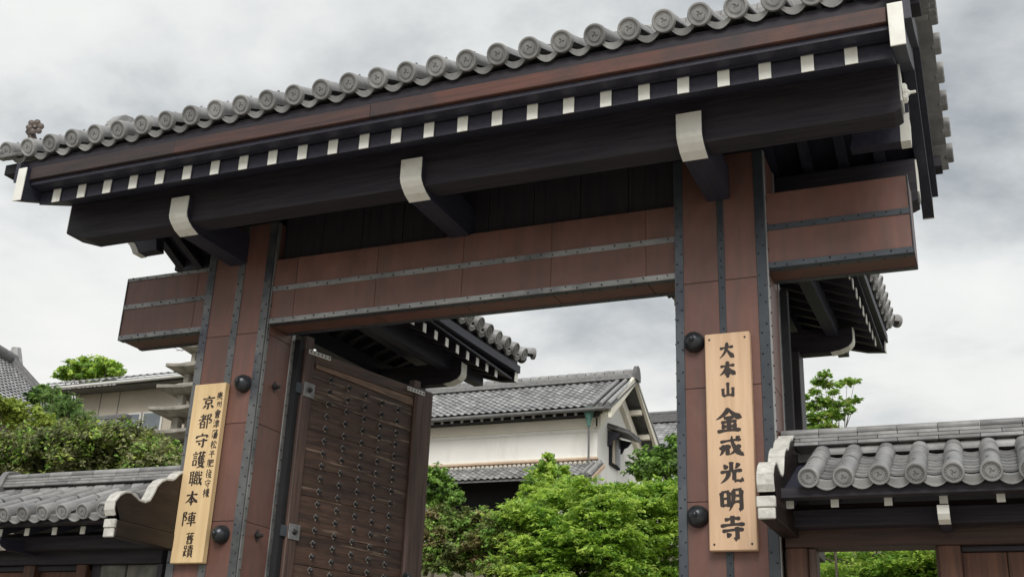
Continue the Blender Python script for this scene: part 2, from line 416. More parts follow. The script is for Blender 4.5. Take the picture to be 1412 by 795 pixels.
PD = 0.35
def tile_slope(parent, along, up, p0, count, sp, L, r, eave_me, round_me, rl, pan_me, panf_me, nrows, expo, drop=0.0, lift=None):
    """eave tiles, round tiles and pan tiles laid column by column; p0 = first disc centre"""
    a, u = Vector(along), Vector(up); n = a.cross(u)
    for i in range(count):
        p = Vector(p0) + a * (sp * i)
        if lift: p.z += lift(i)
        wob = Matrix.Rotation(random.uniform(-.35, .35), 4, 'Y') @ Matrix.Rotation(random.gauss(0, .014), 4, 'Z') @ Matrix.Rotation(random.gauss(0, .010), 4, 'X')
        inst(eave_me, 'eave_tile', parent, frame(a, u, n, p + n * random.gauss(0, .003)) @ wob)
        k = 0.42
        while k < L - 0.05:
            jit = Vector((random.uniform(-1, 1), random.uniform(-1, 1), 0)) * 0.003
            inst(round_me, 'round_tile', parent, frame(a, u, n, p + u * k + n * 0.004 + jit)); k += rl - 0.012
        if i < count - 1:
            q = p + a * (sp / 2) - n * (r * PD) + u * 0.02
            if lift: q.z += (lift(i + 1) - lift(i)) / 2
            for t in range(nrows):
                inst(panf_me if t == 0 else pan_me, 'pan_tile', parent,
                     frame(a, u, n, q + u * (expo * t) + n * (0.010 if t else 0.0) + n * random.uniform(-0.0025, 0.0025)))

# ================================================================== setting: terrain
def smooth(a, b, x):
    t = min(1, max(0, (x - a) / (b - a))); return t * t * (3 - 2 * t)
def ground_z(x, y):
    z = 3.9 * smooth(5.0, 12.0, y)
    z += 2.9 * smooth(16, 28, y) + 2.0 * smooth(30, 80, y)
    m = smooth(-8.6, -10.2, x) * smooth(2.2, 3.4, y) * (1 - smooth(6, 11, y))
    return max(z, 2.6 * m)
def terrain():
    xs = [-900, -400, -200, -120, -80] + [-60 + 2 * i for i in range(20)] + [-20 + 0.8 * i for i in range(38)] + [11 + 2 * i for i in range(15)] + [45, 70, 120, 300, 900]
    ys = [-900, -300, -100, -40, -20, -10, -4, 0] + [1 + 0.7 * i for i in range(44)] + [33 + 3 * i for i in range(16)] + [90, 130, 200, 400, 1500]
    vs = [(x, y, ground_z(x, y)) for y in ys for x in xs]; k = len(xs)
    fs = [(j * k + i, j * k + i + 1, (j + 1) * k + i + 1, (j + 1) * k + i) for j in range(len(ys) - 1) for i in range(k - 1)]
    fa = [f for f in fs if vs[f[2]][1] <= 5.8]; fb = [f for f in fs if vs[f[2]][1] > 5.8]
    # forecourt and garden share one sheet of points
    o = MB().add(vs, fs).build('ground', [ground_m, earth_m], smooth=60)
    for p in o.data.polygons: p.material_index = 0 if p.center.y < 6.2 and -9 < p.center.x < 60 else 1
    tag(o, kind='structure')
terrain()

# ================================================================== the gate
GX = -4.23
gate = empty('temple_gate', (GX, 0, 0), 'tall timber gate clad in brown copper and iron straps under a grey tiled roof', 'gate')
RIV = []                                                              # nail heads collected for one part
def rivet_line(mb, p, q, step, nrm, off=0.0, r0=0.0085):
    p, q = Vector(p), Vector(q); L = (q - p).length; n = max(1, int(L / step)); nn = Vector(nrm)
    side = (q - p).normalized().cross(nn)
    for i in range(n + 1):
        if random.random() < .06: continue
        r = r0 * random.uniform(.7, 1.15)
        c = p + (q - p) * ((i + 0.5 + random.uniform(-.16, .16)) / (n + 1)) + side * ((off if i % 2 else -off) + random.uniform(-.003, .003))
        ax = '-y' if nn.y < -0.5 else ('x' if nn.x > 0.5 else ('-x' if nn.x < -0.5 else 'z'))
        if nn.z < -0.5:
            mb.add([(c.x - r, c.y - r, c.z), (c.x + r, c.y - r, c.z), (c.x + r, c.y + r, c.z), (c.x - r, c.y + r, c.z), (c.x, c.y, c.z - r)],
                   [(0, 1, 4), (1, 2, 4), (2, 3, 4), (3, 0, 4)])
        else:
            mb.lathe([(r, -0.001), (r * 0.75, 0.007), (0.001, 0.010)], c, ax, 6)

def gate_pillar(x0, x1, seams, bands, inner):
    P = MB().box(x0 + .006, x1 - .006, .006, .494, 0.12, 6.02).build('pillar', dark_z, gate)
    tag(P)
    zs = [0.15] + seams + [6.0]
    (a0, a1), (b0, b1), (c0, c1) = bands
    for za, zb in zip(zs[:-1], zs[1:]):
        for u0, u1 in ((a1, b0), (b1, c0)):
            boxpart('copper_panel', copper, P, u0 - .01, u1 + .01, 0.0, .007, za + .0025, zb - .0025, 0.002)
        for xs in ((x1 - .007, x1), (x0, x0 + .007)):
            boxpart('copper_panel', copper, P, xs[0], xs[1], .052, .448, za + .0025, zb - .0025, 0.002)
    for u0, u1 in bands:
        boxpart('iron_band', iron if inner < 0 else iron_md, P, u0, u1, -.009, .010, 0.12, 6.0, 0.003)
    for xs in ((x1 - .004, x1 + .009), (x0 - .009, x0 + .004)):
        for y0, y1 in ((.0105, .058), (.44, .497)):
            boxpart('iron_band', iron_lt, P, xs[0], xs[1], y0, y1, 0.12, 6.0, 0.003)
    mb = MB()
    for u0, u1 in bands:
        w = (u1 - u0) * .26
        rivet_line(mb, ((u0 + u1) / 2, -.009, .3), ((u0 + u1) / 2, -.009, 5.6), .085, (0, -1, 0), w if u1 - u0 > .06 else 0.004)
    for x, s in ((x1 + .009, 1), (x0 - .009, -1)):
        for y in (.034, .468):
            rivet_line(mb, (x, y, .3), (x, y, 5.6), .11, (s, 0, 0), .008)
    tag(mb.build('nail_heads', rivet_m, P), kind='stuff')
    mb = MB().prism([(x0 - .12, -.1), (x1 + .12, -.1), (x1 + .12, .6), (x0 - .12, .6)], 'z', 0, .12)
    mb.build('plinth', stone_m, P, bevel=.02)
    return P
SE = [1.29, 2.19, 3.085, 3.98, 4.87]
PR = gate_pillar(-2.217, -1.467, SE, ((-2.217, -2.149), (-1.860, -1.806), (-1.548, -1.467)), -1)
PL = gate_pillar(-7.000, -6.232, [1.27, 2.17, 3.063, 3.97, 4.852], ((-7.0, -6.914), (-6.636, -6.560), (-6.316, -6.232)), 1)
def dome(P, x, z, r=.083):
    mb = MB().lathe([(r * 1.03, 0), (r * 1.03, .012), (r, .03), (r * .93, .055), (r * .76, .082), (r * .48, .102), (r * .28, .109), (r * .26, .122), (r * .16, .136), (.001, .140)], (x, 0, z), '-y', 24)
    mb.build('domed_nail_cap', cap_m, P, smooth=45)
dome(PR, -2.066, 4.36); dome(PR, -2.066, 2.975); dome(PL, -6.395, 4.345); dome(PL, -6.430, 2.940)
for z in (4.373, 2.967):
    mb = MB().prism([(.25 - .045, z), (.25, z - .06), (.25 + .045, z), (.25, z + .06)], 'x', -6.232, -6.226)
    mb.lathe([(.024, 0), (.024, .03), (.016, .034), (.016, .06), (.001, .064)], (-6.23, .25, z), 'x', 10)
    mb.build('bolt', rivet_m, PL)

# lintel running through both pillars
LY0, LY1, LZ0, LZ1 = .03, .385, 4.942, 5.605
LT = MB().box(-8.042, -.358, LY0 + .006, LY1 - .006, LZ0 + .006, LZ1 - .004).build('lintel', copper, gate)
runs = ((-8.045, -7.002, [-7.145]), (-6.230, -2.219, [-5.967, -5.081, -4.191, -3.334, -2.478]), (-1.465, -.355, []))
mbr = MB()
for xa, xb, sm in runs:
    ed = [xa] + sm + [xb]
    for u0, u1 in zip(ed[:-1], ed[1:]):
        boxpart('copper_panel', copper, LT, u0 + .0025, u1 - .0025, LY0, LY0 + .007, 5.318, 5.600, .002)
        boxpart('copper_panel', copper, LT, u0 + .0025, u1 - .0025, LY0, LY0 + .007, 4.988, 5.270, .002)
        boxpart('copper_panel', copper, LT, u0 + .0025, u1 - .0025, LY0 + .065, LY1 - .05, LZ0, LZ0 + .007, .002)
        boxpart('copper_panel', copper, LT, u0 + .0025, u1 - .0025, LY1 - .007, LY1, LZ0 + .05, LZ1 - .05, .002)
    for z0, z1 in ((4.939, 4.990), (5.268, 5.320), (5.575, 5.612))[:3 if xa < -7.5 else 2]:
        boxpart('iron_band', iron if xa > -2 else iron_lt, LT, xa, xb, LY0 - .009, LY0 + .012, z0, z1, .003)
        rivet_line(mbr, (xa, LY0 - .009, (z0 + z1) / 2), (xb, LY0 - .009, (z0 + z1) / 2), .115, (0, -1, 0), .009)
    boxpart('iron_band', iron, LT, xa, xb, LY0 + .0125, LY0 + .07, 4.935, 4.947, .002)
    boxpart('iron_band', iron, LT, xa, xb, LY1 - .055, LY1 + .004, 4.935, 4.947, .002)
    rivet_line(mbr, (xa, LY0 + .045, 4.935), (xb, LY0 + .045, 4.935), .16, (0, 0, -1))
    rivet_line(mbr, (xa, LY1 - .03, 4.935), (xb, LY1 - .03, 4.935), .16, (0, 0, -1))
for x0, x1 in ((-8.053, -8.043), (-.357, -.347)):
    for y0, y1 in ((LY0 - .009, LY0 + .04), (LY1 - .04, LY1 + .004)):
        boxpart('iron_band', iron, LT, x0, x1, y0, y1, 4.938, 5.612, .002)
    boxpart('copper_panel', copper, LT, x0 + .002, x1 - .002, LY0 + .042, LY1 - .042, 4.95, 5.60, .002)
tag(mbr.build('nail_heads', rivet_m, LT), kind='stuff')

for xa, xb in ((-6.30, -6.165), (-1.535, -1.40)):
    boxpart('hinge_gap_fill', void_m, gate, xa, xb, .4975, .58, .12, 4.93)  # black box standing in for the dark gap behind each pillar
# bracket arms with white noses
def arm_nose(y, z0, z1):
    return [(y, z1), (y, z0 + .135), (y + .012, z0 + .10), (y + .045, z0 + .065), (y + .105, z0 + .030), (y + .195, z0)]
def arm(xc, w=.192, z0=5.585, z1=5.89, y=-.965):
    f = arm_nose(y, z0, z1); b = [(-p[0], p[1]) for p in f][::-1]
    pts = f + b                                                        # front top, down the nose, along the bottom, up the back
    mb = MB().prism(pts, 'x', xc - w / 2, xc + w / 2)
    A = mb.build('bracket_arm', dark_y, gate, bevel=.004)
    for prof, s in ((f, -1), (b, 1)):
        o = [(p[0] + s * .010, p[1] - (.008 if i > 3 and s < 0 or i < len(prof) - 4 and s > 0 else 0)) for i, p in enumerate(prof)]
        MB().band(o, prof, 'x', xc - w / 2 - .003, xc + w / 2 + .003).build('end_cap', white, A)
for x in (-1.842, -4.235, -6.650): arm(x)

# purlins, ridge beam, infill
def purlin(y0, y1, xl=-8.05):
    pts = [(xl, 6.06), (xl, 5.735), (xl + .25, 5.655), (-.36, 5.655), (-.305, 5.68), (-.305, 6.06)]
    P = MB().prism(pts, 'y', y0, y1).build('purlin', dark_x, gate, bevel=.006)
    for x, s in ((xl, -1), (-.305, 1)):
        MB().box(min(x, x + s * .012), max(x, x + s * .012), y0 + .01, y1 - .01, 5.75, 6.05).build('end_cap', white, P)
purlin(-.90, -.67); purlin(.67, .90, -7.15)
boxpart('ridge_beam', dark_x, gate, -8.22, -.32, -.13, .13, 6.20, 6.47)
IF = MB().box(-6.23, -2.22, .15, .19, LZ1, 6.22).build('infill_wall', dark_z, gate)
for i in range(9):
    x = -6.23 + .4456 * i
    boxpart('plank', dark_z, IF, x + .003, x + .4426, .128, .150, LZ1 + .001, 6.20, .003)
boxpart('tie_beam', dark_y, gate, -2.02, -1.86, .5, 3.6, 4.62, 4.90)
boxpart('tie_beam', dark_y, gate, -6.80, -6.63, .5, 3.6, 4.62, 4.90)

# hanging blocks below the ridge beam ends, outer edge painted white
def pendant(xo, s, straight=False):
    out_ = [(0, 6.22), (.0, 6.03), (.055, 6.00), (.105, 5.955), (.140, 5.905), (.165, 5.855)]
    if straight: out_ = [(0, 6.22), (0, 6.10), (.0, 6.04), (.002, 5.97), (.004, 5.90), (.006, 5.855)]
    inn = [(.46, 6.22), (.445, 6.03), (.440, 6.00), (.445, 5.955), (.455, 5.905), (.465, 5.86)]
    P = MB().band([(xo + s * a, z) for a, z in out_], [(xo + s * a, z) for a, z in inn], 'y', -.06, .06).build('gable_pendant', dark_y, gate)
    e0 = [(a, z - .004) for a, z in out_[1:]]; e1 = [(a + .075, z - .004) for a, z in out_[1:]]
    MB().band([(xo + s * a, z) for a, z in e0], [(xo + s * a, z) for a, z in e1], 'y', -.066, .066).build('edge_trim', white, P)
pendant(-8.13, 1); pendant(-.288, -1, True)

# rafters
SL = .40
RZ = 5.885                                                             # underside at the eaves
rafx = [-.59 - .3033 * i for i in range(25)]
rm = MB().prism([(-1.27, RZ), (-1.27, RZ + .130), (-.02, RZ + .130 + 1.25 * SL), (-.02, RZ + 1.25 * SL)], 'x', -.044, .044).mesh('rafter', dark_y, bevel=.003)
rc = MB().box(-.0445, .0445, -1.278, -1.269, RZ - .001, RZ + .131).mesh('end_cap', white)
for i, x in enumerate(rafx):
    a = inst(rm, 'rafter', gate, Matrix.Translation((x, 0, 0)))
    inst(rc, 'end_cap', a, Matrix.Translation((x, 0, 0)))
    M = Matrix.Translation((x, 0, 0)) @ Matrix.Rotation(pi, 4, 'Z')
    b = inst(rm, 'rafter', gate, M); inst(rc, 'end_cap', b, M)

for s in (-1, 1):
    mb = MB().prism([(s * 1.258, RZ + .004), (s * 1.258, RZ + .129), (s * 1.235, RZ + .137), (s * .88, RZ + .285), (s * .88, RZ + .160)], 'x', -8.085, -.312)
    mb.build('rafter_boarding', dark_y, gate)
# roof boarding, eaves boards
RF = MB()
for s in (-1, 1):
    o = RZ + .133
    RF.prism([(s * 1.30, o - .01), (s * 1.30, o + .03), (0, o + 1.30 * SL + .03), (0, o + 1.30 * SL - .01)], 'x', -8.10, -.30)
MR = RF.build('main_roof', dark_y, gate)
for s in (-1, 1):
    a, b = sorted((s * 1.445, s * 1.22))
    for xa, xb, fm_ in ((-8.075, -6.402, fascia_dk), (-6.399, -4.402, fascia_md), (-4.399, -.322, fascia)):  # three lengths, each darker towards the left end
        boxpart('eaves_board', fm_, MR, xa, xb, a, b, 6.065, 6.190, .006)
    a, b = sorted((s * 1.375, s * 1.20))
    boxpart('tile_batten', dark_x, MR, -8.50, -.10, a, b, 6.215, 6.322, .004)
    boxpart('eaves_soffit', dark_y, MR, -8.075, -.322, *sorted((s * 1.41, s * 1.19)), 6.022, 6.063, .003)

AL = math.atan(.45); ca, sa = cos(AL), sin(AL)
em = eave_tile_mesh(.085, .42, detail=False, nail=True); rdm = round_tile_mesh(.082, .34)
pnm = pan_tile_mesh(.215, .36, .05, .018, tilt=.012); pnf = pan_tile_mesh(.215, .36, .05, .018, lip=.055, tilt=.012)
NT = 31
for sgn in (-1, 1):
    along = (1, 0, 0) if sgn < 0 else (-1, 0, 0)
    up = (0, ca, sa) if sgn < 0 else (0, -ca, sa)
    x0 = -.266 - .272 * (NT - 1) if sgn < 0 else -.266
    if sgn < 0:
        tile_slope(MR, along, up, (x0, -1.455, 6.418), NT, .272, 1.62, .085, em, rdm, .34, pnm, pnf, 5, .30)
    else:
        mb = MB()                                                      # rear slope, not seen: one joined sheet with ribs
        mb.prism([(1.45, 6.34), (1.45, 6.40), (0, 7.05), (0, 6.99)], 'x', x0 - .272 * (NT - 1) - .1, x0 + .1)
        for i in range(NT):
            x = x0 - .272 * i; mb.tube([(x, 1.455, 6.432), (x, 0, 6.432 + 1.455 * .45)], .082, 8)
        tag(mb.build('rear_tiles', tile_m, MR, smooth=40), kind='stuff')
# ridge of flat courses with an end tile
for i in range(14):
    x = -8.34 + .585 * i
    for k, (h, w) in enumerate(((.06, .21), (.06, .19), (.06, .17), (.06, .16))):
        boxpart('ridge_tile', tile_m, MR, x + (.0 if k % 2 else -.12) + .003, x + (.585 if k % 2 else .465) - .003, -w, w, 7.04 + .062 * k, 7.10 + .062 * k, .006)
RT12 = round_tile_mesh(.12, .31)
for i in range(26):
    x = -8.38 + .316 * i
    inst(RT12, 'ridge_cap', MR, frame((0, -1, 0), (1, 0, 0), (0, 0, 1), (x, 0, 7.30)))
def ogre_tile(x, s):
    R = [(.40, 6.98), (.42, 7.06), (.34, 7.14), (.28, 7.26), (.25, 7.40), (.17, 7.50), (.10, 7.55), (0, 7.565)]
    L = [(-a, b) for a, b in R]
    mb = MB().band(L, R, 'x', min(x, x + s * .12), max(x, x + s * .12))
    mb.lathe([(.13, 0), (.13, .05), (.10, .06), (.09, .04), (.001, .05)], (x + s * .12, 0, 7.33), 'x' if s > 0 else '-x', 20)
    mb.build('ridge_end_tile', tile_m, MR, bevel=.01)
ogre_tile(-8.36, -1); ogre_tile(-.19, 1)

# gable boards with white feet, verge tiles
def hafu_line(off):                                                    # half profile from foot to peak
    n = 10; r = []
    for i in range(n + 1):
        y = -1.475 + 1.475 * i / n; t = i / n
        r.append((y, 5.845 + .52 * t + .14 * t * t + off))
    return r
VT = MB().prism([(-.11, .02), (-.085, -.035), (0, -.058), (.085, -.035), (.11, .02), (.06, .05), (-.06, .05)], 'y', -.02, .06).mesh('verge_tile', tile_m, bevel=.01)
VO = {1: .245, -1: .40}
VP = MB().box(-.1485, .1485, .03, .30, -.050, -.022).mesh('verge_flat_tile', tile_m, bevel=.003)
for xc, s in ((-8.135, -1), (-.262, 1)):
    lo = hafu_line(0); hi = [(y, z + .335 - .03 * (i / 10)) for i, (y, z) in enumerate(lo)]
    lo2 = lo + [(-y, z) for y, z in lo[:-1]][::-1]; hi2 = hi + [(-y, z) for y, z in hi[:-1]][::-1]
    B = MB().band(lo2, hi2, 'x', xc - .048, xc + .048).build('gable_board', dark_y, gate, bevel=.003)
    for q in (-1, 1):
        y = q * 1.475
        boxpart('end_cap', white, B, xc - .051, xc + .051, *sorted((y, y + q * .012)), 5.840, 6.182, .003)
    # second, set back verge board
    lo3 = [(y, z + .20) for y, z in lo2]; hi3 = [(y, z + .40) for y, z in lo2]
    MB().band(lo3, hi3, 'x', *sorted((xc + s * .05, xc + s * .10))).build('verge_board', dark_y, B)
    for q in (-1, 1):
        for i in range(6):
            y = q * (1.40 - .27 * i); z = 6.40 + .45 * (1.455 - abs(y))
            M = frame((0, s, 0), (-s, 0, 0), (0, 0, 1), (xc + s * VO[s], y, z)) @ Matrix.Rotation(s * q * AL, 4, 'Y')
            inst(VT, 'verge_tile', B, M)
            inst(VP, 'verge_flat_tile', B, M)
    # six petal nail cover on the purlin end
    mb = MB(); c = Vector((-.288 if s > 0 else -8.066, -.79, 5.86))
    for k in range(6):
        a = 2 * pi * k / 6
        mb.lathe([(.034, 0), (.032, .02), (.018, .03), (.001, .033)], (c.x, c.y + .042 * cos(a), c.z + .042 * sin(a)), 'x' if s > 0 else '-x', 8)
    mb.lathe([(.028, 0), (.026, .035), (.012, .05), (.012, .085), (.001, .09)], c, 'x' if s > 0 else '-x', 10)
    mb.build('petal_nail_cover', white, B)
# flower shaped corner ornament on the eaves tiles at the left end
mb = MB(); c = Vector((-8.19, -1.40, 6.515))
mb.tube([c, c + Vector((0, -.01, .06)), c + Vector((-.01, -.02, .12)), c + Vector((.02, -.03, .17))], [.055, .036, .028, .022], 8)
FX, FZ = Vector((.80, .60, 0)), Vector((0, 0, 1)); fc = c + Vector((.055, -.05, .125)); FN = Vector((.60, -.80, 0))
for k in range(6):
    a = 2 * pi * k / 6 + .3
    p = fc + (FX * cos(a) + FZ * sin(a)) * .052
    mb.tube([p - FN * .012, p + FN * .006, p + FN * .014], [.030, .032, .012], 8)
mb.tube([fc - FN * .03, fc + FN * .022], [.03, .018], 8)
mb.tube([c + Vector((-.02, 0, .05)), c + Vector((-.06, -.01, .11)), c + Vector((-.03, -.02, .185))], [.026, .034, .026], 7)
mb.build('corner_ornament', orn_m, MR, smooth=50)

# ------------------------------------------------------------------ rear roofs over the back posts
def lifted(name, mat, parent, x0, x1, ys, z0, z1, lf):
    lo = [(y, z0 + lf(y)) for y in ys]; hi = [(y, z1 + lf(y)) for y in ys]
    return MB().band(lo, hi, 'x', min(x0, x1), max(x0, x1)).build(name, mat, parent)
def rear_roof(xc, K):
    lf = lambda y: .0065 * max(0, y - 1.1) ** 2
    ys = [1.75 + .346 * i for i in range(10)]
    R = MB().prism([(xc - .93, 5.625), (xc - .93, 5.65), (xc, 6.02), (xc + .93, 5.65), (xc + .93, 5.625), (xc, 5.99)], 'y', 1.6, 4.72).build('rear_roof', dark_y, gate)
    boxpart('rear_post', dark_z, gate, xc - .15, xc + .15, 3.50, 3.80, 0.1, 5.36, .008)
    boxpart('rear_ridge_beam', dark_y, R, xc - .09, xc + .09, .95, 4.72, 5.66, 5.90)
    for s in (-1, 1):
        x = xc + s * K * .50
        lifted('purlin', dark_y, R, x - s * .06, x + s * .06, [1.5 + .347 * i for i in range(10)], 5.40, 5.60, lambda y: 1.7 * lf(y))
        # arm across, nose painted white
        f = [(xc + s * K * p, z) for p, z in ((.71, 5.56), (.71, 5.43), (.70, 5.39), (.66, 5.345), (.57, 5.31), (.47, 5.295))]
        mb = MB().prism(f + [(xc, 5.295), (xc, 5.56)], 'y', 3.63, 3.77)
        A = mb.build('bracket_arm', dark_x, R)
        o = [(px + s * .010, z - .004) for px, z in f]
        MB().band(o, f, 'y', 3.627, 3.773).build('nose_cap', white, R)
        n = Vector((s * .37, 0, .93)).normalized()
        for i in range(9):
            y = 1.97 + .29 * i
            if y > 4.45: break
            g = lf(y)
            pts = [(xc + s * K * .885, 5.475 + g), (xc + s * K * .885, 5.575 + g), (xc + s * K * .05, 5.91), (xc + s * K * .05, 5.81)]
            MB().prism(pts, 'y', y - .035, y + .035).build('rafter', dark_x, R)
            MB().box(*sorted((xc + s * K * .884, xc + s * K * .893)), y - .036, y + .036, 5.474 + g, 5.576 + g).build('end_cap', white, R)
        lifted('eaves_board', dark_y, R, xc + s * K * .83, xc + s * K * .985, ys, 5.655, 5.755, lf)
        lifted('tile_batten', dark_y, R, xc + s * K * .83, xc + s * K * .94, ys, 5.757, 5.84, lf)
        along = (0, 1, 0) if s > 0 else (0, -1, 0)
        up = (-s * cos(.40), 0, sin(.40))
        y0 = 1.955 if s > 0 else 1.955 + .285 * 10
        tile_slope(R, along, up, (xc + s * K * 1.045, y0, 5.905), 11, .285, 1.08, .08, em, rdm, .34, pnm, pnf, 3, .30,
                   lift=(lambda i: lf(1.955 + .285 * i)) if s > 0 else (lambda i: lf(1.955 + .285 * (10 - i))))
        # gable board foot
        lo = [(xc + s * K * .95, 5.615), (xc + s * K * .75, 5.630), (xc + s * K * .52, 5.69), (xc + s * K * .3, 5.77), (xc, 5.91)]; hi = [(a_, b_ + .21) for a_, b_ in lo]
        MB().band(lo, hi, 'y', 4.76, 4.84).build('gable_board', dark_x, R)
        MB().box(*sorted((xc + s * K * .95, xc + s * K * .962)), 4.757, 4.843, 5.612, 5.828).build('end_cap', white, R)
        # corner tile pointing outward and verge tiles
        cm = eave_tile_mesh(.075, .30, False, False, True)
        a = Vector((s * .75, .66, .05)).normalized()
        inst(cm, 'corner_tile', R, frame(a.cross(Vector((0, 0, 1))).normalized(), -a, Vector((0, 0, 1)), (xc + s * K * 1.10, 5.02, 6.06)))
        for i in range(7):
            x = xc + s * K * (.93 - .145 * i); z = 5.97 + .38 * (1.045 - abs(x - xc))
            inst(VR, 'verge_tile', R, frame((1, 0, 0), (0, -1, 0), (0, 0, 1), (x, 5.03, z)) @ Matrix.Rotation(-s * .40 * -1, 4, 'Y'))
    for i in range(2, 10):
        boxpart('ridge_tile', tile_m, R, xc - .16, xc + .16, 1.02 + .39 * i, 1.405 + .39 * i, 6.25, 6.42, .01)
    boxpart('ridge_end_tile', tile_m, R, xc - .2, xc + .2, 4.93, 5.03, 6.2, 6.62, .03)
    R.location.z += .06
VR = eave_tile_mesh(.066, .22, False, False, False)
rear_roof(-1.925, 1.0); rear_roof(-6.616, 1.0)

# ------------------------------------------------------------------ door leaves
def door_leaf(M, mirror=1):
    m = mirror
    def bx(x0, x1, y0, y1, z0, z1): return MB().box(*sorted((m * x0, m * x1)), y0, y1, z0, z1)
    D = bx(.045, .175, -.055, .085, .25, 4.86).build('door_leaf', door_z, gate, M, bevel=.01)
    bx(1.662, 1.955, -.075, .085, .22, 4.868).build('stile', door_z, D, M, bevel=.02)
    bx(.177, 1.660, -.050, .080, 4.745, 4.862).build('top_rail', door_x, D, M, bevel=.006)
    bx(1.668, 1.775, -.03, .05, 4.868, 4.955).build('tenon', door_z, D, M, bevel=.004)
    bx(.05, .16, -.03, .05, 4.86, 5.0).build('tenon', door_z, D, M, bevel=.004)
    MB().prism([(m * .20, 4.70), (m * .20, 4.742), (m * 1.655, 4.742), (m * 1.655, 4.652), (m * 1.0, 4.678)], 'y', -.044, -.010).build('pale_strip', strip_m, D, M)
    zb = 4.698; z = zb; hs = [.33, .30, .36, .28, .34, .31, .29, .35, .30, .33, .31, .32, .30, .29]
    for h in hs:
        if z - h < .3: h = z - .26
        bx(.177, 1.660, -.032 + random.uniform(-.004, .004), .03, z - h + .0012, z - .0012).build('plank', door_x, D, M, bevel=.004)
        z -= h
        if z < .3: break
    st = MB().prism([(-.030, 0), (0, -.034), (.030, 0), (0, .034)], 'y', -.005, .003, 0)
    st.lathe([(.019, .004), (.021, .020), (.019, .036), (.010, .046), (.001, .048)], (0, 0, 0), '-y', 8, 1)
    st = st.mesh('stud', [stud_m, rivet_m])
    for c, x in enumerate((.420, .680, .935, .182 + 1.0, 1.428)):
        x -= .0
        for r in range(30):
            z = 4.625 - .018 * c - .1255 * r
            if z < .35: break
            inst(st, 'stud', D, M @ Matrix.Translation((m * (x - .0016 * r), -.032, z)))
    for z0 in (4.375, 2.99):
        bx(.06, .20, -.064, -.056, z0, z0 + .145).build('iron_plate', steel_m, D, M, bevel=.003)
        MB().lathe([(.03, 0), (.022, .012), (.018, .03), (.001, .034)], (m * .13, -.064, z0 + .073), '-y', 10).build('plate_bolt', rivet_m, D, M)
        bx(-.03, .06, -.05, .02, z0 + .02, z0 + .12).build('hinge', iron, D, M)
    for x0, x1, dz in ((.075, .375, 0.015), (1.505, 1.79, -.01)):
        y = -.058 if x0 < 1 else -.084
        bx(x0, x1, y - .004, y + .006, 4.800 + dz, 4.845 + dz).build('iron_strap', alu_m, D, M, bevel=.003)
        mb = MB()
        for k in range(6): mb.lathe([(.010, 0), (.006, .008), (.001, .009)], (m * (x0 + (x1 - x0) * (k + .5) / 6), y - .004, 4.8225 + dz), '-y', 6)
        tag(mb.build('strap_nails', rivet_m, D, M), kind='stuff')
    MB().lathe([(.05, 0), (.05, .015), (.03, .022), (.03, .05), (.018, .07), (.001, .072)], (m * 1.70, -.075, 2.83), '-y', 14).build('knob', cap_m, D, M)
d = Vector((.2527, .9675, 0)); n = Vector((-.9675, .2527, 0))
door_leaf(frame(d, n, (0, 0, 1), (-6.2, .55, 0)))
d2 = Vector((.2527, -.9675, 0)); n2 = Vector((.9675, .2527, 0))
door_leaf(frame(d2, n2, (0, 0, 1), (-1.50, .55, 0)), -1)

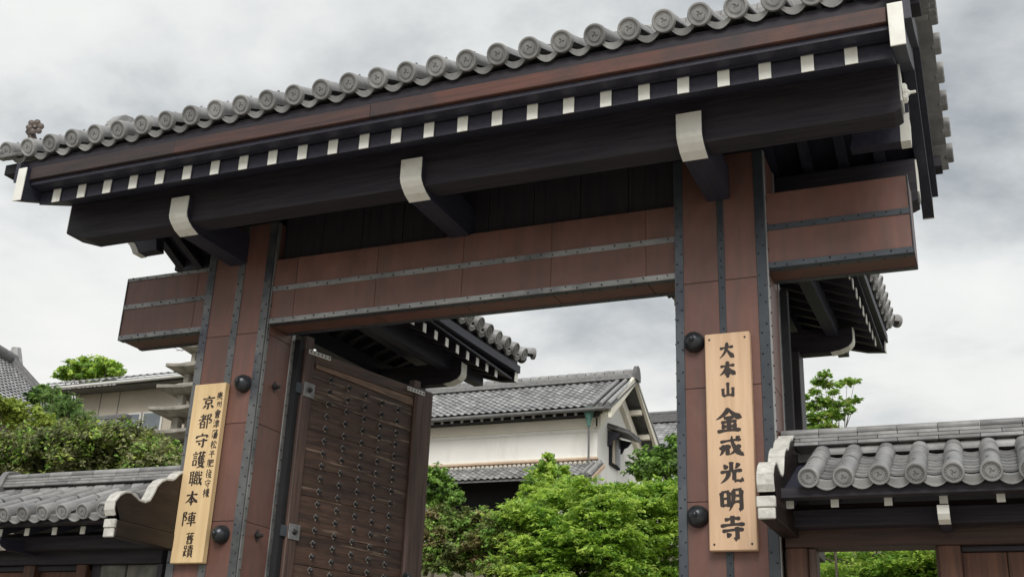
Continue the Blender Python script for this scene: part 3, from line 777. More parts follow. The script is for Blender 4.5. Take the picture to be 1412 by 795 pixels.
# ================================================================== signboards with brushed characters
GL = {
'大': "h 10 40 90 31;p 51 5 44 52 8 93;n 52 42 66 66 94 92",
'本': "h 10 34 90 28;v 50 5 50 95;p 48 34 32 60 6 80;n 52 34 68 58 96 78;h 34 75 67 72",
'山': "v 50 8 50 84;v 18 42 20 86;h 19 86 82 81;v 82 38 81 92",
'金': "p 51 3 34 26 4 47;n 51 6 68 28 97 43;h 32 43 68 40;h 22 60 78 56;v 50 42 50 90;d 26 66 36 82;d 76 63 64 82;h 8 94 92 89",
'戒': "h 10 29 92 20;h 6 58 52 51;p 22 41 20 68 7 88;v 38 40 38 88;n 56 3 63 46 95 92;k 94 92 96 74;p 86 42 70 66 46 86;d 72 5 84 15",
'光': "v 50 3 50 42;d 20 14 33 33;p 80 9 74 22 66 33;h 6 48 94 41;p 38 46 32 70 6 93;v 62 44 61 82;h 61 85 92 86;k 92 88 94 70",
'明': "v 8 18 10 78;h 8 20 40 17;v 38 17 38 78;h 11 47 37 45;h 11 74 37 72;p 56 10 55 56 38 94;h 56 12 92 9;v 90 9 90 92;k 90 92 78 84;h 57 36 88 34;h 56 60 88 58",
'寺': "h 20 19 80 14;v 50 3 50 40;h 4 42 96 36;h 10 62 92 56;v 67 45 67 93;k 67 94 53 86;d 28 68 40 83",
'京': "d 44 1 54 15;h 6 24 94 18;v 28 35 30 60;h 28 36 73 33;v 72 33 70 60;h 30 58 70 56;v 50 58 50 95;k 50 96 39 88;p 30 68 24 80 12 90;d 68 67 88 88",
'都': "h 12 20 52 16;v 31 3 31 40;h 2 42 60 36;p 54 8 34 42 2 67;v 20 52 20 94;h 20 54 48 52;v 48 52 48 94;h 21 71 47 70;h 21 91 47 90;v 67 8 67 98;h 67 11 92 8;p 91 9 84 24 74 35;p 75 36 96 48 88 64;k 90 62 76 60",
'守': "d 49 1 51 14;d 10 17 8 36;h 10 23 92 17;p 91 18 88 26 80 34;h 6 55 94 50;v 64 36 64 93;k 64 94 50 86;d 28 62 41 78",
'護': "d 18 3 26 12;h 3 21 41 18;h 9 33 35 31;h 9 45 35 43;v 10 56 11 88;h 10 58 34 56;v 34 56 33 88;h 11 85 33 83;h 44 14 97 11;v 58 3 58 23;v 81 2 81 23;p 58 22 52 38 41 49;v 52 34 52 69;d 72 20 77 31;h 52 34 95 31;h 52 45 91 43;h 52 56 91 54;h 52 68 97 66;v 73 32 73 67;h 48 77 87 74;p 87 74 70 90 40 99;n 53 78 72 90 99 98",
'職': "h 1 12 35 8;v 9 12 9 76;v 27 9 27 96;h 10 32 26 31;h 10 52 26 51;h 1 78 36 71;d 48 3 53 11;h 38 17 67 14;d 44 20 47 29;d 61 19 56 29;h 36 36 97 30;v 42 44 42 84;h 42 46 62 44;v 62 44 62 84;h 43 63 61 62;h 43 82 61 80;n 72 2 77 48 97 93;k 96 92 98 74;p 93 46 82 70 65 91;d 84 7 94 19",
'陣': "v 10 5 10 97;h 10 8 31 5;p 31 6 23 22 15 33;p 16 32 34 46 27 60;k 29 58 17 56;h 42 17 95 13;v 50 30 50 65;h 50 32 87 29;v 86 29 86 65;h 51 47 85 45;h 51 63 85 61;h 37 80 99 75;v 68 3 68 98",
'舊': "h 6 13 94 9;v 34 2 34 21;v 67 1 67 21;p 36 20 28 34 13 45;v 26 32 26 63;d 55 18 59 28;h 27 33 88 30;h 27 42 81 40;h 27 52 81 50;h 27 62 92 60;v 55 31 55 62;p 35 66 30 70 23 73;v 24 70 26 97;h 26 83 44 81;h 58 71 79 69;v 79 69 76 97;h 58 83 76 81;h 25 97 77 94",
'蹟': "v 8 9 9 33;h 8 12 31 9;v 30 9 29 33;h 9 32 29 30;v 19 32 19 87;h 20 55 35 52;v 8 50 8 89;h 3 91 37 82;h 46 13 93 10;h 48 24 91 22;v 68 2 68 35;h 40 37 99 33;v 50 44 50 83;h 50 46 88 44;v 88 44 88 83;h 51 58 87 56;h 51 70 87 68;h 51 82 87 80;p 61 84 54 91 41 99;d 78 84 95 99",
'奥': "d 52 0 44 8;v 18 12 18 58;h 18 14 82 12;v 82 12 80 58;h 26 34 74 32;v 50 16 50 56;d 34 20 40 28;d 66 18 60 28;p 48 36 38 48 26 54;d 54 38 74 52;h 4 66 96 60;p 50 58 38 80 6 98;n 52 66 70 84 97 97",
'州': "p 22 8 22 54 8 92;v 52 10 52 88;v 86 4 86 98;d 8 34 14 48;d 36 32 42 46;d 66 30 72 44",
'會': "p 50 0 34 18 4 34;n 50 2 68 18 97 32;h 34 28 66 27;v 22 36 23 62;h 22 38 78 36;v 78 36 77 62;v 50 37 50 60;h 23 61 77 60;d 36 42 40 52;d 64 42 60 52;v 28 68 28 98;h 28 70 72 68;v 72 68 72 98;h 28 83 72 82;h 28 97 72 96",
'津': "d 10 6 22 16;d 4 32 16 42;p 24 60 16 78 6 96;h 36 20 86 17;v 85 17 84 46;h 28 33 98 30;h 36 46 84 45;h 36 62 90 60;h 28 78 98 75;v 60 2 60 99",
'藩': "h 4 12 96 9;v 32 2 32 20;v 68 2 68 20;d 6 28 16 36;d 2 50 12 58;p 20 66 14 82 4 96;p 86 22 66 30 40 32;d 42 36 48 44;d 82 34 74 44;h 30 50 98 47;v 62 30 62 64;p 58 50 46 62 30 70;n 66 50 78 60 98 68;v 40 70 40 98;h 40 72 84 70;v 84 70 84 98;h 40 84 84 83;h 40 97 84 96;v 62 71 62 96",
'松': "h 2 32 48 28;v 26 4 26 97;p 25 34 18 54 2 72;d 30 40 46 56;p 64 10 58 30 46 46;n 76 8 84 26 98 42;p 68 44 60 70 48 86;h 48 90 86 82;d 78 66 96 94",
'平': "h 14 14 86 10;d 28 24 38 40;p 74 20 70 32 62 42;h 2 54 98 49;v 50 12 50 98",
'肥': "p 10 8 12 56 2 94;h 10 10 36 8;v 36 8 36 94;k 36 94 26 86;h 12 34 35 33;h 12 60 35 58;v 52 12 52 84;h 52 14 92 12;v 92 12 90 48;v 71 13 71 46;h 53 48 90 46;h 52 88 94 88;k 94 90 96 70",
'後': "p 26 2 18 16 4 28;p 28 24 18 44 2 58;v 18 42 18 98;p 60 2 52 14 42 24;p 84 12 68 30 46 44;h 40 46 84 40;d 78 32 92 46;p 56 50 48 64 36 74;h 48 62 84 59;p 84 60 66 84 34 98;n 50 70 70 86 98 98",
'様': "h 1 32 42 28;v 22 4 22 97;p 21 34 14 54 1 70;d 26 40 40 54;d 56 2 62 12;d 84 0 76 12;h 46 20 96 17;h 50 32 90 30;h 42 45 98 42;v 70 18 70 96;k 70 96 60 88;p 66 52 56 70 42 84;d 50 54 58 64;p 92 50 84 58 76 62;n 74 58 84 76 98 92",
}
PROF = {'h': [(0, .55), (.06, 1.0), (.3, .62), (.7, .68), (.9, 1.12), (1, .5)], 'v': [(0, .5), (.07, 1.12), (.3, .86), (.75, .92), (.95, .9), (1, .45)],
        'p': [(0, .5), (.1, 1.1), (.45, .85), (.8, .5), (1, .12)], 'n': [(0, .3), (.2, .6), (.55, .95), (.82, 1.4), (1, .18)],
        'd': [(0, .25), (.35, .8), (.75, 1.25), (1, .55)], 'k': [(0, .8), (.4, .8), (1, .1)]}
def prof(kind, t):
    P = PROF[kind]
    for (a, x), (b, y) in zip(P[:-1], P[1:]):
        if t <= b: return x + (y - x) * (t - a) / (b - a)
    return P[-1][1]
def character(ch, xc, zc, w, h, y, parent, wb):
    mb = MB(); sc = [g.split() for g in GL[ch].split(';')]
    for si, g in enumerate(sc):
        k = g[0]; c = [float(t) for t in g[1:]]; P = [(c[i], c[i + 1]) for i in range(0, len(c), 2)]
        N = 14; pts = []
        for i in range(N + 1):
            t = i / N
            if len(P) == 2: p = (P[0][0] + (P[1][0] - P[0][0]) * t, P[0][1] + (P[1][1] - P[0][1]) * t - (2.2 * sin(pi * t) if k == 'h' else 0))
            else:
                a, b, d_ = P; bx = 2 * b[0] - .5 * (a[0] + d_[0]); by = 2 * b[1] - .5 * (a[1] + d_[1])
                p = ((1 - t) ** 2 * a[0] + 2 * t * (1 - t) * bx + t * t * d_[0], (1 - t) ** 2 * a[1] + 2 * t * (1 - t) * by + t * t * d_[1])
            pts.append(p)
        yo = y - .0015 - .00012 * si
        vs = []
        for i, p in enumerate(pts):
            a = pts[max(0, i - 1)]; b = pts[min(N, i + 1)]
            dx_, dy_ = b[0] - a[0], b[1] - a[1]; L = hypot(dx_, dy_) or 1
            hw = wb * prof(k, i / N) * .5 * (1.0 if k != 'h' else .82)
            nx, ny = -dy_ / L * hw, dx_ / L * hw
            for s in (-1, 1):
                X = xc + ((p[0] + s * nx) / 100 - .5) * w; Z = zc - ((p[1] + s * ny) / 100 - .5) * h
                vs += [(X, yo, Z), (X, y + .001, Z)]
        fs = []
        for i in range(N):
            o = 4 * i
            fs += [(o, o + 2, o + 6, o + 4), (o + 1, o, o + 4, o + 5), (o + 2, o + 3, o + 7, o + 6)]
        fs += [(0, 1, 3, 2), (4 * N, 4 * N + 2, 4 * N + 3, 4 * N + 1)]
        mb.add(vs, fs)
    mb.build('character', ink_m, parent)
BR = boxpart('signboard', board_m, None, -1.968, -1.613, -.08, -.012, 2.706, 4.392, .006)
tag(BR, 'pale wooden signboard with eight large brushed characters on the right pillar', 'signboard', 'signboards on the gate pillars')
for ch, x, z, w, h in (('大', -1.795, 4.247, .134, .145), ('本', -1.792, 4.091, .14, .148), ('山', -1.794, 3.929, .123, .14), ('金', -1.794, 3.688, .215, .201),
                       ('戒', -1.787, 3.481, .195, .173), ('光', -1.787, 3.281, .188, .178), ('明', -1.79, 3.077, .18, .183), ('寺', -1.789, 2.869, .197, .194)):
    character(ch, x, z, w, h, -.08, BR, 21 if w < .15 else 19)
for x in (-1.93, -1.65):
    for z in (4.345, 2.752):
        MB().lathe([(.009, -.002), (.008, .004), (.001, .005)], (x, -.08, z), '-y', 8).build('nail', rivet_m, BR)
BL = boxpart('signboard', board2_m, None, -6.905, -6.549, -.08, -.012, 2.684, 4.352, .006)
tag(BL, 'yellowish wooden signboard with two columns of characters on the left pillar', 'signboard', 'signboards on the gate pillars')
for ch, x, z, w, h in (('京', -6.717, 4.166, .157, .135), ('都', -6.728, 3.986, .156, .149), ('守', -6.737, 3.803, .15, .143), ('護', -6.741, 3.626, .152, .157), ('職', -6.745, 3.447, .148, .15),
                       ('本', -6.758, 3.268, .152, .148), ('陣', -6.757, 3.078, .16, .136), ('舊', -6.718, 2.904, .1, .106), ('蹟', -6.717, 2.791, .108, .112)):
    character(ch, x, z, w, h, -.08, BL, 15 if ch in '京守本' else 11)
for ch, x, z, w, h in (('奥', -6.597, 4.225, .072, .075), ('州', -6.592, 4.143, .062, .07), ('會', -6.597, 4.051, .076, .085), ('津', -6.597, 3.955, .073, .085), ('藩', -6.597, 3.857, .07, .084),
                       ('松', -6.597, 3.759, .07, .085), ('平', -6.600, 3.668, .067, .071), ('肥', -6.604, 3.584, .074, .08), ('後', -6.604, 3.488, .07, .081), ('守', -6.604, 3.396, .067, .075), ('様', -6.606, 3.309, .072, .085)):
    character(ch, x, z, w, h, -.08, BL, 13.5)

# ================================================================== wing walls
PD = -0.02
wem = eave_tile_mesh(.068, .40); wrd = round_tile_mesh(.0655, .30)
wpn = pan_tile_mesh(.206, .20, .036, .016, tilt=.024); wpf = pan_tile_mesh(.206, .20, .036, .018, lip=.060, tilt=.024)
WA = math.atan(.425); wc, ws = cos(WA), sin(WA)
CAPSEG = None
def wing_wall(x0, x1, disc0, sp, ncol, sx, label, ridge_far, ycut=9.0):
    """x0 = gate end, x1 = far end, sx = direction away from the gate"""
    global CAPSEG
    lo, hi = min(x0, x1), max(x0, x1)
    root = empty('wing_wall', ((x0 + x1) / 2, .3, 0), label, 'wall', 'tiled wing walls beside the gate')
    mb = MB().prism([(-.50, 3.01), (-.50, 3.035), (.3, 3.40), (1.10, 3.035), (1.10, 3.01), (.3, 3.37)], 'x', lo + (.0 if sx < 0 else .06), hi - (.06 if sx < 0 else 0))
    R = mb.build('roof', dark_y, root)
    for s in (-1, 1):
        a, b = sorted((.3 + s * .83, .3 + s * .72))
        boxpart('eaves_board', dark_x, R, lo, hi, a, b, 2.990, 3.062, .004)
    p0 = (disc0, -.60, 3.112) if sx > 0 else (disc0, -.60, 3.085)
    tile_slope(R, (1, 0, 0), (0, wc, ws), p0, ncol, sp, 1.0, .068, wem, wrd, .30, wpn, wpf, 8, .108)
    mb = MB().prism([(1.2, 3.03), (1.2, 3.09), (.3, 3.48), (.3, 3.42)], 'x', lo, hi)
    for i in range(ncol):
        x = disc0 + sp * i; mb.tube([(x, 1.2, 3.11), (x, .35, 3.11 + .85 * .425)], .076, 8)
    tag(mb.build('rear_tiles', tile_m, R, smooth=40), kind='stuff')
    # small arched fillers below the ridge
    fm = MB(); round_body(fm, .050, -.065, .065, n=8); fm = fm.mesh('filler_tile', tile_m, smooth=50)
    for i in range(ncol - 1):
        inst(fm, 'filler_tile', R, frame((0, 1, 0), (-1, 0, 0), (0, 0, 1), (disc0 + sp * (i + .5), .215, 3.455)))
    # ridge courses
    ra, rb = min(x0, ridge_far), max(x0, ridge_far)
    zc = 3.512
    for k, (h, w) in enumerate(((.030, .150), (.030, .138), (.030, .126))):
        x = ra - (.14 if k % 2 else 0)
        while x < rb - .02:
            xe = min(x + .285, rb); xs = max(x, ra)
            if xe - xs > .03:
                j = random.uniform(-.002, .002)
                boxpart('ridge_tile', tile_m, R, xs + .0012, xe - .0012, .3 - w + j, .3 + w + j, zc + .001, zc + h - .003, .004)
            x += .285
        zc += h
    if CAPSEG is None:
        c = MB(); P = [(-.118, 0), (-.122, .022), (-.112, .043), (-.06, .058), (0, .063), (.06, .058), (.112, .043), (.122, .022), (.118, 0)]
        c.prism(P, 'x', .001, .2835); CAPSEG = c.mesh('ridge_cap', tile_m, bevel=.003, smooth=40)
    x = ra
    while x < rb - .05:
        inst(CAPSEG, 'ridge_cap', R, Matrix.Translation((x, .3 + random.uniform(-.002, .002), zc)) @ (Matrix.Diagonal((min(1, (rb - x) / .285), 1, 1, 1))))
        x += .285
    # end board at the gate: cusped outline, white edge
    ex = x0
    W0, W1 = (ex, ex + .105) if sx > 0 else (ex + .015, ex + .110)
    top = [(-.86, 2.985), (-.885, 3.03), (-.885, 3.09), (-.84, 3.15), (-.78, 3.185), (-.72, 3.195), (-.66, 3.175), (-.60, 3.15), (-.52, 3.145), (-.455, 3.175), (-.42, 3.24), (-.39, 3.31), (-.34, 3.365),
           (-.28, 3.395), (-.20, 3.405), (-.16, 3.43), (-.12, 3.475), (-.06, 3.51), (.02, 3.53), (.10, 3.575), (.3, 3.60)]
    bot = [(-.80, 2.955)] * 3 + [(y, 2.955) for y, z in top[3:]]
    if sx > 0: top = [(.3 + (y - .3) * .945, 2.99 + (z - 2.985) * .98) for y, z in top]; bot = [(.3 + (y - .3) * .945, z) for y, z in bot]
    top2 = top + [(.6 - y, z) for y, z in top[:-1]][::-1]; bot2 = bot + [(.6 - y, z) for y, z in bot[:-1]][::-1]
    keep = [i for i, p in enumerate(top2) if p[0] <= ycut]
    top2 = [top2[i] for i in keep]; bot2 = [bot2[i] for i in keep]; top = [p for p in top if p[0] <= ycut]
    E_ = MB().band(bot2, top2, 'x', W0, W1).build('end_board', hafu_m, root)
    # plaster edging in separate lumps
    for i0, i1 in ((0, 2), (2, 4), (4, 7), (7, 9), (9, 11), (11, 13), (13, 15), (15, 17), (17, 19), (19, 20)):
        if i1 >= len(top): break
        A = top[i0:i1 + 1]
        O = []
        for i, p in enumerate(A):
            gi = i0 + i; a = top[max(0, gi - 1)]; b = top[min(len(top) - 1, gi + 1)]
            t = Vector((b[0] - a[0], b[1] - a[1])).normalized(); nr = Vector((-t.y, t.x))
            O.append((p[0] + nr.x * .020, p[1] + nr.y * .020))
        MB().band(A, O, 'x', W0 - .006, W1 + .006).build('plaster_edging', plaster_worn, E_, bevel=.004)
    boxpart('lower_end_beam', hafu_m, root, W0 - .01, W1 + .01, (-.84 if sx < 0 else -.804), min(1.4, ycut), 2.81, 2.950, .006)
    boxpart('beam_end', plaster_worn, root, W0 - .012, W1 + .012, (-.875 if sx < 0 else -.84), (-.842 if sx < 0 else -.805), 2.878, 2.952, .006)
    boxpart('beam_end', plaster_worn, root, W0 - .006, W1 + .006, (-.868 if sx < 0 else -.832), (-.842 if sx < 0 else -.805), 2.800, 2.876, .006)
    return root, R
# right wall
rw, rwR = wing_wall(-1.452, 2.6, -1.146, .2326, 16, 1, 'tiled roofed wing wall right of the gate with a small side doorway', 2.6)
def wall_rafters(root, xs, z, lo, hi):
    for x in xs:
        a = MB().prism([(-.362, z - .033), (-.362, z + .033), (.3, z + .033 + .66 * .42), (.3, z - .033 + .66 * .42)], 'x', x - .026, x + .026).build('rafter', dark_y, root)
        MB().box(x - .0265, x + .0265, -.370, -.361, z - .034, z + .034).build('end_cap', white, a)
wall_rafters(rw, [-1.01 + .3555 * i for i in range(10)] + [-1.318], 2.98, -1.4, 2.6)
boxpart('wall_plate', dark_x, rw, -1.44, 2.6, -.10, .06, 2.865, 2.985)
boxpart('head_beam', brown_dk, rw, -1.44, 2.6, .07, .33, 2.742, 3.05)
for x in (-.306, 1.3):
    a = MB().prism([(-.41, 2.93), (-.41, 2.875), (-.385, 2.845), (-.32, 2.825), (.06, 2.825), (.06, 2.93)], 'x', x - .036, x + .036).build('bracket_arm', dark_y, rw)
    MB().band([(-.418, 2.93), (-.418, 2.872), (-.39, 2.838), (-.32, 2.817)], [(-.41, 2.93), (-.41, 2.875), (-.385, 2.845), (-.32, 2.825)], 'x', x - .038, x + .038).build('end_cap', white, a)
boxpart('post', brown_x, rw, -.388, -.238, .085, .32, 0, 2.741)
boxpart('post', brown_x, rw, -1.44, -1.285, .085, .32, 0, 2.741)
boxpart('door_jamb', door_z, rw, -1.284, -1.226, .12, .28, 0, 2.741)
boxpart('door_jamb', door_z, rw, -.405, -.389, .14, .26, 0, 2.741, .003)
boxpart('post', brown_x, rw, 1.22, 1.37, .085, .32, 0, 2.741)
for i in range(5):
    boxpart('board', brown_x, rw, -.236 + .291 * i + .002, -.236 + .291 * (i + 1) - .002, .17, .20, .25, 2.700, .004)
boxpart('board_rail', dark_x, rw, -.237, 1.219, .13, .24, 2.702, 2.741)
for i in range(4):
    boxpart('board', brown_x, rw, 1.371 + .3 * i, 1.371 + .3 * i + .296, .17, .20, .25, 2.74, .004)
boxpart('backing_board', dark_x, rw, -.237, 2.6, .202, .215, .25, 2.70)  # added behind the boards so no light shows through their joints
boxpart('sill', dark_x, rw, -.237, 2.6, .1, .27, .1, .25)
# left wall
lw, lwR = wing_wall(-7.015, -9.75, -9.627, .2345, 11, -1, 'tiled roofed wing wall left of the gate below the hedge', -9.36, -.014)
wall_rafters(lw, [-7.708 - .3355 * i for i in range(6)] + [-7.372], 2.955, -9.7, -7)
boxpart('wall_plate', dark_x, lw, -9.75, -7.13, -.10, .06, 2.83, 2.96)
boxpart('head_beam', dark_x, lw, -9.75, -7.13, .07, .33, 2.715, 3.02)
x = -8.69
a = MB().prism([(-.41, 2.91), (-.41, 2.855), (-.385, 2.825), (-.32, 2.805), (.06, 2.805), (.06, 2.91)], 'x', x - .036, x + .036).build('bracket_arm', dark_y, lw)
MB().band([(-.418, 2.91), (-.418, 2.852), (-.39, 2.818), (-.32, 2.797)], [(-.41, 2.91), (-.41, 2.855), (-.385, 2.825), (-.32, 2.805)], 'x', x - .038, x + .038).build('end_cap', white, a)
for p0, p1 in ((-8.80, -8.66), (-8.14, -8.02), (-9.75, -9.60)):
    boxpart('post', brown_x, lw, p0, p1, .085, .32, 0, 2.713)
for b0, b1 in ((-9.598, -9.2), (-9.196, -8.802), (-8.658, -8.40), (-8.396, -8.142)):
    boxpart('board', brown_x, lw, b0, b1, .17, .20, .25, 2.66, .004)
boxpart('board_rail', dark_x, lw, -9.6, -8.02, .13, .24, 2.662, 2.713)
for b0, b1 in ((-8.018, -7.90),): boxpart('board', dark_z, lw, b0, b1, .16, .2, .25, 2.713, .004)
for b0, b1 in ((-7.895, -7.600), (-7.580, -7.195)):
    boxpart('grey_panel', grey_board, lw, b0, b1, .15, .20, .25, 2.712, .006)
boxpart('post', dark_z, lw, -7.192, -7.13, .1, .3, 0, 2.713)
# end tile of the left wall ridge
R = [(.19, 3.44), (.20, 3.50), (.17, 3.55), (.15, 3.62), (.11, 3.68), (.05, 3.70), (0, 3.705)]
mb = MB().band([(.3 - a, b) for a, b in R], [(.3 + a, b) for a, b in R], 'x', -9.44, -9.36)
mb.lathe([(.085, 0), (.085, .03), (.06, .035), (.055, .02), (.001, .025)], (-9.44, .3, 3.59), '-x', 16)
mb.build('ridge_end_tile', tile_m, lwR, bevel=.008)

# ================================================================== buildings behind
def pantile_sheet(p0, along, up, nc, nr, w, h, amp=.035, seg=6, step=.022):
    """rows of separate S shaped tiles: along = eaves direction, up = up the slope"""
    a, u = Vector(along).normalized(), Vector(up).normalized(); n = a.cross(u); p0 = Vector(p0)
    mb = MB()
    for r in range(nr):
        for c in range(nc):
            j = random.uniform(-.004, .004)
            vs = []
            for k in range(seg + 1):
                t = k / seg
                z = amp * (1 - cos(2 * pi * min(1, t * 1.0 + .0))) * .5 if t < .62 else amp * .5 * (1 - cos(2 * pi * t)) - .006
                q = p0 + a * (w * (c + t))
                vs += [q + u * (h * r - .01) + n * (z + step + j - .022), q + u * (h * r - .01) + n * (z + step + j), q + u * (h * (r + 1) + .01) + n * (z + j)]
            fs = []
            for k in range(seg):
                o = 3 * k; fs += [(o, o + 3, o + 4, o + 1), (o + 1, o + 4, o + 5, o + 2)]
            mb.add(vs, fs)
    return mb

# ---- white plastered storehouse
K = empty('storehouse', (-17.5, 32.5, 6.6), 'white plastered storehouse with grey tiled roof beyond the open gate', 'storehouse')
kx0, kx1, ky0, ky1, ke, kr = -24.0, -13.1, 30.0, 35.0, 11.80, 13.66
kc = (ky0 + ky1) / 2
wl = MB().prism([(ky0, 5.5), (ky1, 5.5), (ky1, ke - .1), (kc, kr - .25), (ky0, ke - .1)], 'x', kx0, kx1).build('wall', plaster, K)
boxpart('cornice', cream, K, kx0, kx1 + .06, ky0 - .12, ky0 + .1, 11.22, 11.60, .02)
boxpart('cornice_lower_strip', plaster, K, kx0, kx1 + .02, ky0 - .045, ky0 + .05, 11.08, 11.217, .01)  # plain plaster strip stepped in below the cornice
boxpart('ledge', terracotta, K, kx0, kx1 + .05, ky0 - .16, ky0 + .05, 10.02, 10.10, .02)
boxpart('ledge_band', cream, K, kx0, kx1 + .03, ky0 - .07, ky0 + .05, 10.105, 10.19, .02)
# gable frame in raised plaster
for q in (-1, 1):
    lo = [(kc + q * 2.62, ke - .62), (kc, kr - .92)]; hi = [(kc + q * 2.62, ke - .12), (kc, kr - .42)]
    MB().band(lo, hi, 'x', kx1 - .02, kx1 + .16).build('gable_band', cream, K)
    lo = [(kc + q * 3.12, ke - .38), (kc, kr - .10)]; hi = [(kc + q * 3.12, ke + .0), (kc, kr + .26)]
    MB().band(lo, hi, 'x', kx1 + .62, kx1 + .74).build('bargeboard', cream, K)
    for t in (.25, .62):
        y = kc + q * 3.0 * (1 - t); z = ke - .32 + 1.98 * t
        boxpart('purlin_end', cream, K, kx1 - .1, kx1 + .60, y - .10, y + .10, z - .12, z + .08, .01)
boxpart('corner_board', cream, K, kx1 - .02, kx1 + .05, ky1 - .18, ky1 + .05, 5.5, 11.3, .01)
ang = math.atan((kr - ke) / 3.2); up = (0, cos(ang), sin(ang)); ln = 3.2 / cos(ang)
nr = 12
RFk = MB().prism([(kc - 3.25, ke - .10), (kc - 3.25, ke + .0), (kc, kr + .02), (kc + 3.25, ke), (kc + 3.25, ke - .10), (kc, kr - .08)], 'x', kx0 - .4, kx1 + .75).build('roof', tile_dk, K)
tag(pantile_sheet((kx0 - .4, kc - 3.25, ke + .02), (1, 0, 0), up, 38, nr, (kx1 + .22 - kx0) / 38, ln / nr, amp=.06, step=.035).build('roof_tiles', tile_far, K, smooth=50), kind='stuff')
up2 = (0, -cos(ang), sin(ang))
tag(pantile_sheet((kx1 + .75, kc + 3.25, ke + .02), (-1, 0, 0), up2, 26, 8, (kx1 + 1.15 - kx0) / 26, ln / 8).build('roof_tiles', tile_far, K, smooth=50), kind='stuff')
for dxk in (.02, .36, .66):
    for q in (-1, 1):
        MB().tube([(kx1 + dxk, kc + q * 3.28, ke + .08), (kx1 + dxk, kc + q * 1.6, ke + .08 + 1.68 * math.tan(ang)), (kx1 + dxk, kc, kr + .10)], .085, 8).build('verge_roll', tile_m, K, smooth=50)
for dxk in (.0, .36):
    MB().tube([(kx0 + dxk + 1.6, kc - 3.28, ke + .08), (kx0 + dxk + 1.6, kc, kr + .10)], .085, 8).build('verge_roll', tile_m, K, smooth=50)
for k in range(3): boxpart('ridge_course', tile_m, K, kx0 - .3, kx1 + .72, kc - .24 + .03 * k, kc + .24 - .03 * k, kr + .06 + .085 * k, kr + .14 + .085 * k, .01)
for i in range(30):
    x = kx0 - .3 + .395 * i
    if x > kx1 + .6: break
    mb = MB(); mb.tube([(x + .01, kc, kr + .35), (x + .37, kc, kr + .35)], [.15, .13], 10); mb.build('ridge_cap', tile_m, K, smooth=50)
Rk = [(.30, kr + .0), (.32, kr + .25), (.26, kr + .42), (.15, kr + .56), (0, kr + .60)]
MB().band([(kc - a, b) for a, b in Rk], [(kc + a, b) for a, b in Rk], 'x', kx1 + .68, kx1 + .82).build('ridge_end_tile', tile_dk, K)
# eaves: gutter, rafter ends, hopper and downpipe
MB().tube([(kx0 - .4, kc - 3.36, ke - .13), (kx1 + .55, kc - 3.36, ke - .10)], .075, 8).build('gutter', gutter_m, K, smooth=50)
boxpart('eaves_board', void_m, K, kx0, kx1 + .1, ky0 - .50, ky0 - .02, 11.605, 11.70, .01)  # near-black board: shade below the eaves put into its colour
mb_r = MB().box(-.06, .06, -.42, 0, -.10, .02).mesh('rafter_end', alu_m, bevel=.02)
for i in range(26):
    x = kx1 - .25 - .42 * i
    if x < kx0: break
    inst(mb_r, 'rafter_end', K, Matrix.Translation((x, ky0 - .10, ke - .09)))
hx = kx1 - .12
mb = MB().lathe([(.07, -.55), (.09, -.35), (.20, -.02), (.22, .0), (.22, .12), (.001, .12)], (hx, ky0 - .62, ke - .12), 'z', 8); mb.build('rain_hopper', verdigris, K)
MB().tube([(hx, ky0 - .62, ke - .6), (hx, ky0 - .61, ke - 1.0), (hx, ky0 - .60, 9.7)], .04, 8).build('downpipe', gutter_m, K, smooth=50)
# gable window with little tiled hood
win = boxpart('window', void_m, K, kx1 - .02, kx1 + .10, 31.35, 32.45, 10.15, 11.35, .01)
boxpart('shutter', steel_m, K, kx1 + .101, kx1 + .16, 31.78, 32.10, 10.22, 11.25, .01)
boxpart('shutter', house_m, K, kx1 + .101, kx1 + .14, 31.45, 31.74, 10.22, 11.25, .01)
boxpart('pane', glass_m, K, kx1 + .101, kx1 + .12, 32.14, 32.40, 10.22, 11.25, .0)
MB().prism([(kx1, 11.62), (kx1 + .85, 11.30), (kx1 + .85, 11.22), (kx1, 11.50)], 'y', 31.1, 32.75).build('window_hood', tile_dk, K)
for y in (31.2, 32.65):
    MB().prism([(kx1, 11.40), (kx1 + .50, 11.26), (kx1 + .34, 11.08), (kx1 + .20, 11.02), (kx1 + .12, 10.85), (kx1, 10.8)], 'y', y - .04, y + .04).build('hood_bracket', dark_y, K)
for i in range(6):
    MB().tube([(kx1, 31.2 + .29 * i, 11.66), (kx1 + .88, 31.2 + .29 * i, 11.33)], .05, 6).build('hood_tile', tile_dk, K, smooth=50)
# pent roof and dark opening
PY0 = ky0 - 1.35
MB().prism([(PY0, 9.10), (PY0, 9.18), (ky0, 9.92), (ky0, 9.80)], 'x', kx0, kx1 + .25).build('pent_roof', tile_dk, K)
an2 = math.atan(.74 / 1.35)
tag(pantile_sheet((kx0, PY0 - .03, 9.18), (1, 0, 0), (0, cos(an2), sin(an2)), 44, 6, (kx1 + .25 - kx0) / 44, 1.5 / 6, amp=.05, step=.03).build('pent_roof_tiles', tile_far, K, smooth=50), kind='stuff')
mb = MB()
for i in range(60):
    x = kx0 + .1 + .185 * i
    if x > kx1 + .1: break
    mb.tube([(x, ky0 - .14, 9.90), (x, ky0 - .02, 9.97)], .065, 6)
mb.build('scalloped_flashing', cream, K, smooth=50)
for q in (.12, -.10): MB().tube([(kx1 + q, PY0 - .05, 9.22), (kx1 + q, ky0, 9.98)], .08, 8).build('verge_roll', tile_m, K, smooth=50)
MB().prism([(PY0 + .05, 9.02), (PY0 + .05, 9.14), (ky0, 9.86), (ky0, 9.70)], 'x', kx1 + .252, kx1 + .30).build('pent_bargeboard', terracotta, K)
